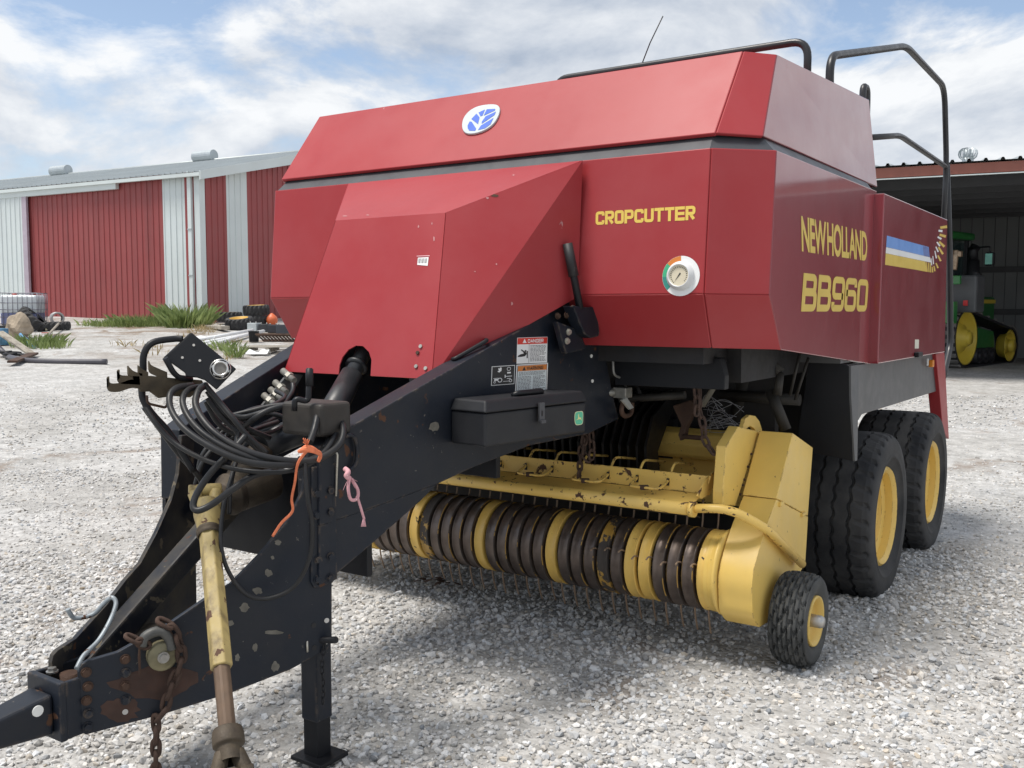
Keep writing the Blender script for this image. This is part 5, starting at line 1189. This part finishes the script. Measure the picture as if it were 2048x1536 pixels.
# sliding door and its track
zt0 = PW(120, 384).z; ut = su(PW(240, 380))
m = MB(); m.prism([bp(ut, -.05, zt0-.1), bp(BL_, -.05, zt0-.1), bp(BL_, -.05, zt0+.14), bp(ut, -.05, zt0+.14)], bb*-.16); m.build('door_track', BWHT, barn)
dr = ribwall('sliding_door', u_d1, BL_-2, bz0+.12, lambda u: zt0-.1, BWHT, off=.16)
m = MB(); m.prism([bp(u_d0, -.10, bz0+.1), bp(u_d1+.06, -.10, bz0+.1), bp(u_d1+.06, -.10, zt0-.1), bp(u_d0, -.10, zt0-.1)], bb*-.10); m.build('door_edge', mat('mauve_trim', (.42, .36, .42), .5), dr)
m = MB(); m.prism([bp(u_w1, -.02, bz0+.05), bp(u_d0, -.02, bz0+.05), bp(u_d0, -.02, bz0+.22), bp(u_w1, -.02, bz0+.22)], bb*-.06); m.build('base_board', mat('grey_board', (.16, .16, .16), .8), barn)
# ridge ventilators
for px in (122, 408):
    best = min((abs(projx(bp(k_*.1, halfw, 8.6))-px), k_*.1) for k_ in range(0, 220))
    u = best[1]; z = fg(halfw)+.52
    m = MB(); m.lathe([(-.61, .001), (-.60, .27), (.60, .27), (.61, .001)], bp(u, halfw, z), ba, 20, smooth=False); m.box(bp(u, halfw, z-.28), (1.2, .26, .2), Matrix.Rotation(math.atan2(ba.y, ba.x), 3, 'Z'))
    v_ = m.build('ridge_ventilator', mat('galvanised', (.42, .46, .48), .45, metal=.4, var=.1), barn)

# ================================================================ OPEN SHED ON THE RIGHT
sa, sb = frame(-66)
S0 = col_at(1900, 19.5); S0.z = 0
def spt(u, v, z): return S0+sa*u+sb*v+V((0, 0, z))
zs0 = 0; zE = 4.49
shed = empty('open_shed', (S0.x, S0.y, gz(S0.x, S0.y)), 'open-fronted metal machine shed with rusty red eave trim and dark interior', 'shed')
U0, U1, DEP = -9.2, 5.5, 9.5
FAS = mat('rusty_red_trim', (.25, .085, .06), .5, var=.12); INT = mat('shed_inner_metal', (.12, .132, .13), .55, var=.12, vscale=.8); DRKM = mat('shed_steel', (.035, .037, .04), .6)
m = MB(); m.prism([spt(U0, 0, zE-.20), spt(U1, 0, zE-.20), spt(U1, 0, zE), spt(U0, 0, zE)], sb*.08); m.build('eave_trim', FAS, shed)
m = MB(); m.prism([spt(U0, -.01, zE-.235), spt(U1, -.01, zE-.235), spt(U1, -.01, zE-.215), spt(U0, -.01, zE-.215)], sb*.06); m.build('eave_flashing', BWHT, shed)
zR = zE+.42; RD = 6.0
n_ = int((U1-U0)/.3); pts = []
for k in range(n_+1):
    u = U0+k*.3; pts += [(u-.045, 0), (u-.02, .05), (u+.02, .05), (u+.045, 0)]
vs = []
for u, h in pts: vs += [spt(u, -.08, zE+.03+h), spt(u, RD, zR+.32+h)]
m = MB(); m.add(vs, [(2*i, 2*i+1, 2*i+3, 2*i+2) for i in range(len(pts)-1)]); m.build('shed_roof_sheet', ROOFM, shed, fixn=False)
m = MB(); m.add([spt(U0, RD, zR+.32), spt(U1, RD, zR+.32), spt(U1, DEP+3, zE), spt(U0, DEP+3, zE)], [(0, 1, 2, 3)]); m.build('rear_roof_sheet', ROOFM, shed, fixn=False)
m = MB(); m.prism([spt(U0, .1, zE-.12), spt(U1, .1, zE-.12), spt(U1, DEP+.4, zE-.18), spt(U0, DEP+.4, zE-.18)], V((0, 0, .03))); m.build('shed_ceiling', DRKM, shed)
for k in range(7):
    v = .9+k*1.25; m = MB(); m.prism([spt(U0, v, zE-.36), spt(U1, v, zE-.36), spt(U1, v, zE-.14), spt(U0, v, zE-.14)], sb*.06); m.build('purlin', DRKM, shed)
n_ = int((U1-U0)/.3)
for k in range(n_):
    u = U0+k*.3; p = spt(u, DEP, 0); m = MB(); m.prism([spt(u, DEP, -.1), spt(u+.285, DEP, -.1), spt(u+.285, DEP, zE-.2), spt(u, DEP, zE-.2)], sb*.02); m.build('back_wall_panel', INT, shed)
m = MB(); m.prism([spt(U0, DEP+.05, -.2), spt(U1, DEP+.05, -.2), spt(U1, DEP+.05, zE), spt(U0, DEP+.05, zE)], sb*.05); m.build('wall_backing', DRKM, shed)  # sheet added behind the panels to keep sky light out of their gaps
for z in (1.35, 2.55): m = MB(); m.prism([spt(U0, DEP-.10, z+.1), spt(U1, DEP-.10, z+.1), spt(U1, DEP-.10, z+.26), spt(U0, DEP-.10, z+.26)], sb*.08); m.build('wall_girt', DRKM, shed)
for u in (U0, U1):
    m = MB(); m.add([spt(u, 0, -.1), spt(u, DEP, -.1), spt(u, DEP, zE), spt(u, RD, zR+.30), spt(u, 0, zE)], [(0, 1, 2, 3, 4)]); m.build('end_wall', BRED, shed, fixn=False)
tvp = PV(1936, 308, S0+sb*RD, S0+sb*RD+sa)
m = MB()
for k in range(14): 
    a = 2*math.pi*k/14; pr = []
    for t in range(7):
        ph = math.pi*t/6; rr = .02+.19*math.sin(ph)**.8; pr.append(tvp+V((rr*math.cos(a+t*.10), rr*math.sin(a+t*.10), .16*-math.cos(ph))))
    w = [p+V((.04*math.cos(a+1.2), .04*math.sin(a+1.2), 0)) for p in pr]; m.add(pr+w, [(i, i+1, 8+i, 7+i) for i in range(6)])
m.cyl(tvp-V((0, 0, .3)), tvp-V((0, 0, .1)), .14, n=14); m.cyl(tvp-V((0, 0, .12)), tvp+V((0, 0, .1)), .13, n=14)
m.build('turbine_vent', mat('galvanised', (.42, .46, .48), .45, metal=.4), shed, fixn=False)

# ================================================================ TRACKED TRACTOR IN THE SHED
th_ = az_dir(47); tr_ = az_dir(137)
TO = PD(1934, 700, 23.0); tg = gz(TO.x, TO.y); TO.z = tg
def tp(f, s, z): return TO+th_*f+tr_*s+V((0, 0, z))
ROTT = Matrix.Rotation(math.atan2(th_.y, th_.x), 3, 'Z')
GRN = mat('tractor_green', (.02, .16, .035), .35, var=.08, coat=.4); TYEL = mat('tractor_yellow', (.72, .55, .06), .4, var=.08, dust=(.25, (.3, .22, .1), 3)); TBLK = mat('tractor_black', (.02, .021, .024), .5); TGRY = mat('tractor_grey', (.075, .08, .085), .5, var=.2)
tractor = empty('tracked_tractor', TO, 'green tractor on rubber tracks with yellow wheels parked inside the open shed', 'tractor')
RDv, RId, LT = .66, .42, 2.75; zd, zi = RDv+.07, RId+.06
def belt(off):
    pts = []
    for k in range(25): 
        a = R_(90+8+k*(180-8)/24); pts.append((RDv*0+ (RDv+off)*math.cos(a), zd+(RDv+off)*math.sin(a)))
    pts += [(x, .07-off) for x in (.5, 1.0, 1.5, 2.0, 2.5)]
    for k in range(21):
        a = R_(-90+k*(180+8)/20); pts.append((LT+(RId+off)*math.cos(a), zi+(RId+off)*math.sin(a)))
    a, b = pts[-1], pts[0]; pts += [(a[0]+(b[0]-a[0])*t/6, a[1]+(b[1]-a[1])*t/6) for t in range(1, 6)]
    return pts
for s0, nm in ((0, 'near'), (-1.75, 'far')):
    m = MB(); o = belt(.06); inn = belt(0); k = len(o); vs = []
    for s in (s0, s0-.55): vs += [tp(f, s, z) for f, z in o]+[tp(f, s, z) for f, z in inn]
    fs = []
    for i in range(k):
        j = (i+1) % k; fs += [(i, j, 2*k+j, 2*k+i), (k+i, 3*k+i, 3*k+j, k+j), (i, k+i, k+j, j), (2*k+i, 2*k+j, 3*k+j, 3*k+i)]
    m.add(vs, fs); tb_ = m.build('track_belt', TBLK, tractor)
    m = MB(); op = belt(.06); oq = belt(.11); L_ = 0
    for i in range(0, k):
        f0, z0 = op[i]; f1, z1 = oq[i]; nf, nz = op[(i+1) % k]; d = V((nf-f0, nz-z0, 0)); d = d.normalized()*.045
        if i % 2 and i < 25: continue
        for sgn, sa_, sb_ in ((1, s0-.0, s0-.29), (-1, s0-.26, s0-.55)):
            b = [tp(f0-d.x, sa_, z0-d.y), tp(f0+d.x, sa_, z0+d.y), tp(f0+d.x+.03*sgn, sb_, z0+d.y), tp(f0-d.x+.03*sgn, sb_, z0-d.y)]
            m.prism(b, th_*(f1-f0)+V((0, 0, z1-z0)))
    m.build('track_lugs', mat('lug_grey', (.16, .155, .145), .8, var=.3), tb_)['kind'] = 'stuff'
    for f, z, r in ((0, zd, RDv-.01), (LT, zi, RId-.01)):
        m = MB(); m.lathe([(-.02, r-.04), (.0, r), (.0, r-.05), (-.03, r-.07), (-.24, r-.12), (-.26, r*.62), (-.10, r*.50), (-.08, r*.34), (.04, r*.30), (.04, .001)], tp(f, s0-.02, z), tr_, 32); w = m.build('track_wheel', TYEL, tractor)
        m = MB(); m.lathe([(0, .16), (.10, .15), (.10, .001)], tp(f, s0-.02, z), tr_, 16); m.build('wheel_hub', TYEL, w)
    for f in (.92, 1.30, 1.68):
        m = MB(); m.lathe([(-.3, .19), (-.05, .2), (-.05, .15), (-.12, .10), (-.02, .08), (-.02, .001)], tp(f, s0, .27), tr_, 20); m.build('track_roller', TBLK, tractor)
    m = MB(); m.prism([tp(.75, s0-.2, .45), tp(2.2, s0-.2, .45), tp(2.1, s0-.2, .85), tp(.8, s0-.2, 1.0)], tr_*-.2); m.build('track_frame', GRN, tractor)
m = MB(); m.box(tp(2.2, -1.15, 1.35), (2.6, .9, .8), ROTT); hd = m.build('bonnet', GRN, tractor, bevel=.08)
m = MB(); m.box(tp(2.25, -.69, 1.62), (2.4, .02, .10), ROTT); m.build('bonnet_stripe', TYEL, hd)
m = MB(); m.box(tp(.1, -1.15, 1.75), (1.4, 1.5, .5), ROTT); cab = m.build('cab', TGRY, tractor, bevel=.05)
for f, s in ((-.6, -.42), (-.6, -1.9), (.8, -.42), (.8, -1.9)): m = MB(); m.box(tp(f, s, 2.5), (.08, .08, 1.3), ROTT); m.build('cab_post', TBLK, cab)
GLS = mat('dark_glass', (.03, .05, .05), .08, spec=.8)
m = MB(); m.box(tp(.1, -1.16, 2.5), (1.3, 1.4, 1.1), ROTT); m.build('cab_glass', GLS, cab)
m = MB(); m.box(tp(.1, -1.15, 3.18), (1.75, 1.75, .18), ROTT); m.build('cab_roof', GRN, cab, bevel=.06)
m = MB(); m.cyl(PD(1945, 600, 23.8), PD(1946, 520, 23.8), .17, .15, n=14); m.tube([PD(1946, 520, 23.8), PD(1946, 502, 23.8), PD(1952, 492, 23.8)], .12, 12); m.build('exhaust_stack', TBLK, tractor)
mr = PD(1980, 518, 23.2); m = MB(); m.box(mr, (.16, .22, .32), ROTT); mi = m.build('side_mirror', TBLK, tractor, bevel=.05)
m = MB(); m.box(mr-th_*.085, (.02, .17, .27), ROTT); m.build('mirror_glass', mat('mirror_green', (.10, .25, .2), .1, metal=.5), mi, bevel=.01)
m = MB(); m.tube(fillet([mr+V((0, 0, .15)), mr+V((0, 0, .3)), tp(.8, -.42, 2.9)], .08), .02, 8); m.build('mirror_arm', TBLK, mi)
m = MB(); m.box(PD(1928, 588, 22.4), (.5, .75, .85), ROTT); m.build('fuel_tank', TGRY, tractor, bevel=.05)
m = MB()
for k in range(3): m.box(PD(1950+k*5, 580, 22.9), (.1, .12, .9-.1*k), ROTT)
m.build('air_cleaner', TBLK, tractor, bevel=.03)['kind'] = 'stuff'
m = MB(); m.box(PD(1931, 606, 22.1), (.02, .10, .12), ROTT); m.build('rear_reflector', mat('red_lens', (.6, .04, .04), .4), tractor)
m = MB(); m.cyl(PD(1912, 500, 22.2), PD(1908, 540, 22.2), .07, n=10); m.box(PD(1915, 508, 22.2), (.12, .2, .14), ROTT); m.build('work_lamp', mat('lamp_brass', (.35, .26, .18), .35, metal=.5, var=.5, vscale=10), tractor, bevel=.02)
for q_, sz in (((1908, 560), (.1, .3, .2)), ((1898, 625), (.2, .3, .5))): MB().box(PD(*q_, 22.0), sz, ROTT).build('hitch_linkage', GRN, tractor, bevel=.02)

# ================================================================ YARD CLUTTER BY THE BARN
def place(o, p, rz=0, rx=0, ry=0, s=1):
    o.matrix_basis = Matrix.Translation(p) @ Matrix.Rotation(rz, 4, 'Z') @ Matrix.Rotation(rx, 4, 'X') @ Matrix.Rotation(ry, 4, 'Y') @ Matrix.Scale(s, 4); return o
def torus_tyre(R, W, rin, lug=True):
    n = 72; prof = [(-.40, rin), (-.5, rin+.1*(R-rin)), (-.5, rin+.72*(R-rin)), (-.42, R*.97), (-.2, R), (.2, R), (.42, R*.97), (.5, rin+.72*(R-rin)), (.5, rin+.1*(R-rin)), (.40, rin)]
    m = MB(); vs = []; c = len(prof)
    for i in range(n):
        a = 2*math.pi*i/n
        for j, (w, r) in enumerate(prof):
            rr = r-(.035 if lug and 2 < j < 7 and ((i+(j if j < 5 else 9-j)) % 4) < 2 else 0); vs.append((rr*math.cos(a), rr*math.sin(a), w*W))
    m.add(vs, [(i*c+j, ((i+1) % n)*c+j, ((i+1) % n)*c+j+1, i*c+j+1) for i in range(n) for j in range(c-1)]); return m
def dead_wheel(px, py, lift, tilt, label, rim=True, R=.47, W=.36, az=0):
    p = PG(px, py); e = empty('discarded_wheel' if rim else 'discarded_tyre', p, label, 'wheel' if rim else 'tyre')
    M = Matrix.Translation(p+V((0, 0, W/2+lift))) @ Matrix.Rotation(az, 4, 'Z') @ Matrix.Rotation(tilt, 4, 'X')
    t = torus_tyre(R, W, R*.62).build('tyre', RUBBER, e); t.matrix_basis = M
    if rim:
        m = MB(); m.lathe([(W*.5, R*.66), (W*.46, R*.60), (W*.2, R*.56), (W*.12, R*.3), (W*.12, .001)], (0, 0, 0), (0, 0, 1), 28); m.lathe([(-W*.45, R*.62), (W*.5, R*.66)], (0, 0, 0), (0, 0, 1), 28)
        r = m.build('rim', mat('old_rim_yellow', (.55, .33, .06), .5, var=.15, chips=(.66, 8, RUST)), e); r.matrix_basis = M
    return e
dead_wheel(459, 648, .08, .0, 'yellow-rimmed wheel lying flat on a board left of the two-wheel stack')
dead_wheel(513, 651, .0, .0, 'lower wheel of the two-wheel stack by the barn gable')
dead_wheel(513, 651, .37, .05, 'upper wheel of the two-wheel stack by the barn gable')
dead_wheel(479, 660, .05, .16, 'yellow-rimmed wheel tilted up in front of the wheel stack', az=.3)
WOOD = mat('grey_wood', (.34, .31, .26), .85, var=.25, vscale=6, streak=((.16, .13, .10), 6))
RZ = math.atan2(ba.y, ba.x)
p0, p1 = PG(416, 655), PG(452, 664); d = p1-p0
tag(MB().box((p0+p1)/2+V((0, 0, .08)), (d.length, .25, .12), Matrix.Rotation(math.atan2(d.y, d.x), 3, 'Z')).build('timber_board', WOOD, bevel=.01), 'pale timber board on edge under the tilted wheel', 'board')
# batteries and boxes
for i, (px, py, w, h, c, nm) in enumerate(((509, 663, .40, .28, (.42, .46, .47), 'pale grey battery box beside the tilted wheel'), (530, 664, .34, .26, (.03, .033, .038), 'black battery next to the pale grey battery box'), (548, 666, .34, .27, (.035, .037, .045), 'black battery in the middle of the battery row'), (566, 668, .40, .30, (.04, .045, .055), 'dark grey battery at the shield end of the battery row'))):
    p = PG(px, py); e = empty('old_battery', p, nm, 'battery', 'old batteries by the barn')
    m = MB(); m.box(p+V((0, 0, h/2)), (w, .26, h), Matrix.Rotation(RZ+.2*i, 3, 'Z')); m.build('case', mat('battery_%d' % i, c, .5, var=.2), e, bevel=.02)
    for s in (-1, 1):
        m = MB(); q_ = p+Matrix.Rotation(RZ+.2*i, 3, 'Z') @ V((s*w*.3, .05, h)); m.cyl(q_, q_+V((0, 0, .04)), .02, n=8); m.build('terminal', STEEL, e)
# white pipes, bucket, pallet, grate
WP = mat('white_pvc', (.74, .75, .75), .4, var=.04)
for i, (a, b, r) in enumerate((((372, 690), (503, 667), .055), ((382, 697), (525, 669), .055), ((392, 702), (507, 672), .05), ((400, 683), (500, 668), .03))):
    p, q_ = PG(*a), PG(*b); p.z += r+.02+.04*(i == 3); q_.z += r+.04; q_ = p+(q_-p)*1.02
    m = MB(); m.tube([p, q_], r, 12); tag(m.build('white_pipe', WP), ('white plastic pipe lying closest to the tilted wheel', 'longest white plastic pipe, reaching past the black bucket', 'white plastic pipe on the open gravel side of the bundle', 'thin white pipe resting on top of the thicker white pipes')[i], 'pipe', 'white pipes on the gravel')
p = PG(508, 684); m = MB(); m.lathe([(0, .001), (0, .13), (.30, .15), (.31, .155), (.31, .135), (.03, .12), (.03, .001)], p, (0, 0, 1), 18); tag(m.build('black_bucket', BLK2), 'small black bucket standing in front of the white pipes', 'bucket')
pp = PG(545, 703); pal = empty('wooden_pallet', pp, 'weathered wooden pallet lying flat under the rusty grate', 'pallet')
rot = Matrix.Rotation(RZ+.5, 3, 'Z')
for k in range(6): MB().box(pp+rot @ V((0, -.5+k*.2, .13)), (1.3, .15, .022), rot).build('slat', WOOD, pal)
for k in (-.55, 0, .55): MB().box(pp+rot @ V((k, 0, .06)), (.09, 1.15, .10), rot).build('bearer', WOOD, pal)
pg = PG(563, 697)+V((0, 0, .28)); gr_ = empty('rusty_grate', PG(563, 697), 'rusty slotted steel grate propped on the wooden pallet', 'grate'); rot = Matrix.Rotation(RZ+.35, 3, 'Z') @ Matrix.Rotation(.35, 3, 'X')
for y in (-.24, .24): MB().box(pg+rot @ V((0, y, 0)), (1.2, .12, .04), rot).build('side_bar', RUSTY, gr_)
for k in range(13): MB().box(pg+rot @ V((-.57+k*.095, 0, 0)), (.03, .37, .035), rot).build('cross_bar', RUSTY, gr_)
p = PG(544, 652); m = MB(); m.lathe([(.0, .001), (.03, .12), (.12, .19), (.22, .21), (.32, .18), (.40, .10), (.44, .05), (.46, .03), (.46, .001)], p, (0, 0, 1), 18); tag(m.build('orange_float', mat('orange_plastic', (.62, .14, .05), .5)), 'round orange float lying beside the wheel stack', 'float')
for px, py, w, nm in ((403, 680, .5, 'crumpled white plastic scrap behind the black hose stand'), (518, 708, .32, 'ragged white scrap in front of the wooden pallet')):
    p = PG(px, py); m = MB(); rr = random.Random(px); n = 9
    top_ = [(p+az_dir(90)*(k/(n-1)-.5)*w*1.6+V((0, 0, .03+rr.random()*.10))) for k in range(n)]; bt = [q_+az_dir(180)*(.18+rr.random()*.12)-V((0, 0, q_.z-p.z-.01)) for q_ in top_]; bk = [q_+az_dir(0)*(.15)-V((0, 0, q_.z-p.z-.01)) for q_ in top_]
    m.add(top_+bt+bk, [(k, k+1, n+k+1, n+k) for k in range(n-1)]+[(k, 2*n+k, 2*n+k+1, k+1) for k in range(n-1)]); tag(m.build('plastic_scrap', WP, fixn=False), nm, 'scrap')
# IBC tank
ip = PG(76, 660); ib = empty('caged_tank', ip, 'white plastic liquid tank in a wire cage with blue lower half by the barn door', 'tank')
ia, ibv = -az_dir(90-8), az_dir(-8)
def tk(u, v, z): return ip+ia*u+ibv*v+V((0, 0, z))
m = MB(); m.prism([tk(.04, .04, .55), tk(1.16, .04, .55), tk(1.16, .96, .55), tk(.04, .96, .55)], V((0, 0, .58))); m.build('tank_bottle', mat('tank_white', (.66, .70, .72), .35), ib, bevel=.07, seg=3)
m = MB(); m.prism([tk(.05, .05, .16), tk(1.15, .05, .16), tk(1.15, .95, .16), tk(.05, .95, .16)], V((0, 0, .40))); m.build('tank_lower_half', mat('tank_blue', (.17, .19, .34), .4), ib, bevel=.04)  # blue block filling the lower half of the tank
m = MB(); m.prism([tk(0, 0, .02), tk(1.2, 0, .02), tk(1.2, 1, .02), tk(0, 1, .02)], V((0, 0, .13))); m.build('tank_pallet', DRKM, ib)
CG = mat('cage_steel', (.16, .16, .19), .5, metal=.4)
for k in range(9):
    for v in (0, 1): MB().tube([tk(.15*k, v, .12), tk(.15*k, v, 1.2)], .011, 6).build('cage_bar', CG, ib)
for z in (.2, .42, .66, .88, 1.2): MB().tube([tk(0, 0, z), tk(1.2, 0, z), tk(1.2, 1, z), tk(0, 1, z)], .012, 6, closed=True).build('cage_ring', CG, ib)
for k in range(1, 7): MB().tube([tk(0, k/7, .12), tk(0, k/7, 1.2)], .011, 6).build('cage_bar', CG, ib)
m = MB(); m.lathe([(0, .09), (.06, .09), (.06, .001)], tk(.85, .5, 1.13), (0, 0, 1), 16); m.build('tank_cap', mat('cap_red', (.45, .12, .10), .5), ib)
# tyres, culvert, rock, planks, pipes at the left edge
dead_wheel(70, 661, .18, .75, 'large worn tyre leaning against the caged tank', rim=False, R=.55, W=.30, az=2.4)
dead_wheel(112, 660, .0, .05, 'black tyre lying flat beside the leaning tyre', rim=False, R=.45, W=.26)
p = PG(115, 650); m = MB(); d = az_dir(-30); m.lathe([(-.5, .22), (.25, .22), (.25, .16), (-.5, .16)], p+V((0, 0, .24)), -d, 20); tag(m.build('culvert_pipe', mat('galvanised_dull', (.34, .33, .33), .5, metal=.3)), 'short grey culvert pipe behind the flat black tyre', 'pipe')
p = PG(40, 676); bm = bmesh.new(); bmesh.ops.create_icosphere(bm, subdivisions=3, radius=1)
for v in bm.verts:
    c = v.co; k = 1+.14*math.sin(c.x*4+1)*math.cos(c.y*3.3)+.10*math.sin(c.z*6+c.x*5); v.co = V((c.x*.38*k, c.y*.32*k, c.z*.36*k*(1.15-.2*c.x)))
me = bpy.data.meshes.new('boulder'); bm.to_mesh(me); bm.free(); me.materials.append(mat('tan_rock', (.34, .28, .21), .9, var=.25, vscale=4, bump=.6, bscale=14)); o = link('boulder', me); o.location = p+V((0, 0, .30)); tag(o, 'big tan boulder in front of the caged tank', 'boulder')
for a, b, nm, c in (((0, 672), (62, 712), 'long weathered plank sloping down beside the boulder', WOOD), ((25, 700), (68, 712), 'short dark plank lying on the gravel by the boulder', RUSTY)):
    p, q_ = PG(*b), PG(a[0], a[1]+34); q_.z += .45 if a[0] == 0 else .05; d = q_-p
    tag(MB().box((p+q_)/2+V((0, 0, .06)), (d.length, .20, .05), d.to_track_quat('X', 'Z').to_matrix()).build('old_plank', c, bevel=.008), nm, 'plank')
p, q_ = PG(122, 658)+V((0, 0, .25)), PG(76, 694); tag(MB().tube([p, q_+V((0, 0, .03))], .035, 8).build('wooden_pole', WOOD), 'thin pole leaning in the weeds beside the boulder', 'pole')
p, q_ = PG(42, 684)+V((0, 0, .2)), PG(68, 696); tag(MB().tube([p, q_+V((0, 0, .03))], .05, 10).build('blue_pipe', mat('blue_plastic', (.12, .32, .58), .45)), 'short blue plastic pipe in the weeds by the boulder', 'pipe')
p = PG(3, 690); m = MB(); m.lathe([(0, .001), (0, .18), (.42, .18), (.44, .17), (.44, .001)], p, (0, 0, 1), 18); tag(m.build('blue_barrel', mat('blue_white', (.10, .26, .42), .4, var=.5, vscale=6)), 'small blue drum beside the boulder at the plank', 'drum')
bpx = [PG(214, 729), PG(120, 729), PG(60, 727), PG(28, 722), PG(10, 713)]
pts = [q_+V((0, 0, .06)) for q_ in bpx]; top_ = pts[-1]+az_dir(-60)*.35+V((0, 0, .28)); pts += [top_, top_+az_dir(-60)*.1+V((0, 0, .45)), top_+V((0, 0, 1.0))]
tag(MB().tube(spline(pts, 6), .062, 12).build('black_pipe', mat('black_poly_pipe', (.075, .072, .085), .5)), 'long black plastic pipe lying on the gravel and curving up at one end', 'pipe')
for i, (px, py) in enumerate(((20, 712), (30, 716))):
    p = PG(px, py)+V((0, 0, .05)); tag(MB().tube([p+V((.22*math.cos(k*.4), .22*math.sin(k*.4), .012*k*.3)) for k in range(16)], .035, 8).build('hose_coil', BLK2), ('loop of black hose tucked under the long plank', 'loop of black hose lying at the foot of the long plank')[i], 'hose', 'loops of old hose')
for px, py, c, nm in ((94, 661, (.62, .58, .42), 'small cream block lying before the flat tyre'), (90, 675, (.70, .70, .70), 'white broken panel lying on the gravel near the boulder'), (92, 669, (.45, .10, .07), 'small red scrap lying near the broken white panel')):
    p = PG(px, py); tag(MB().box(p+V((0, 0, .05)), (.34 if c[0] > .6 else .25, .22, .09 if px == 94 else .03), Matrix.Rotation(RZ+px, 3, 'Z')).build('yard_scrap', mat('scrap_%d' % px, c, .6), bevel=.008), nm, 'scrap')
# weeds and grass
GRS = mat('weed_green', (.16, .25, .06), .6, var=.35, vscale=3, col2=(.30, .36, .13)); STRAW = mat('dry_straw', (.42, .33, .17), .8, var=.2)
def tuft(p, n, h, spread, rr, m, lean=.95):
    for k in range(n):
        a = rr.uniform(0, 6.28); r = spread*rr.random()**.6; b = p+V((r*math.cos(a), r*math.sin(a), 0)); b.z = gz(b.x, b.y)-.01
        hh = h*rr.uniform(.4, 1.1); d = V((math.cos(a+rr.uniform(-1, 1)), math.sin(a+rr.uniform(-1, 1)), 0))*hh*lean*rr.random(); w = V((-d.y, d.x, 0)); w = (w.normalized() if w.length > 1e-4 else V((1, 0, 0)))*rr.uniform(.005, .012)
        c = b+d*.35+V((0, 0, hh*.6)); t = b+d+V((0, 0, hh)); m.add([b-w, b+w, c+w*.8, t, c-w*.8], [(0, 1, 2, 3, 4)])
rr = random.Random(5)
for px, py, n, h, sp_, nm in ((378, 654, 420, .8, .7, 'tall green weed clump at the barn corner downspout'), (360, 655, 240, .55, .5, 'green weed clump at the foot of the white wall stripe'), (285, 651, 380, .42, 1.0, 'bushy green grass clump along the red barn wall'), (72, 692, 300, .34, .6, 'leafy green weeds growing round the blue pipe and boulder'), (100, 695, 160, .25, .5, 'low green weeds beside the leaning pole'), (452, 700, 110, .28, .45, 'green weed growing through the white pipes'), (470, 714, 90, .28, .2, 'single bushy weed on the gravel before the pallet')):
    m = MB(); tuft(PG(px, py), n, h, sp_, rr, m); tag(m.build('weed_clump', GRS, fixn=False), nm, 'weed', 'weeds in the yard')
m = MB()
for k in range(46): tuft(PG(175+k*4.2, 651+rr.uniform(-1, 3)), 26, .26, .4, rr, m, .8)
tag(m.build('grass_strip', GRS, fixn=False), 'strip of short grass along the foot of the red barn wall', 'grass', kind='stuff')
m = MB()
for k in range(26): tuft(PG(rr.uniform(385, 425) if k % 3 else rr.uniform(150, 560), rr.uniform(648, 672) if k % 3 else rr.uniform(672, 722)), 14, .18, .35, rr, m, 1.2)
tag(m.build('dry_grass', STRAW, fixn=False), 'dry straw-coloured grass scattered near the barn', 'grass', kind='stuff')
# fallen brown leaves under the pickup
m = MB(); p = PG(872, 1178)
for k in range(26):
    a = rr.uniform(0, 6.28); q_ = p+V((rr.uniform(-.12, .12), rr.uniform(-.06, .06), .03+rr.random()*.03)); d = V((math.cos(a), math.sin(a), rr.uniform(-.4, .5)))*.03; w = V((-math.sin(a), math.cos(a), rr.uniform(-.3, .3)))*.014
    m.add([q_-d, q_+w, q_+d, q_-w], [(0, 1, 2, 3)])
tag(m.build('dry_leaves', mat('brown_leaf', (.07, .038, .025), .8, var=.3, vscale=20), fixn=False), 'small heap of dry brown leaves on the gravel under the pickup', 'leaves', kind='stuff')
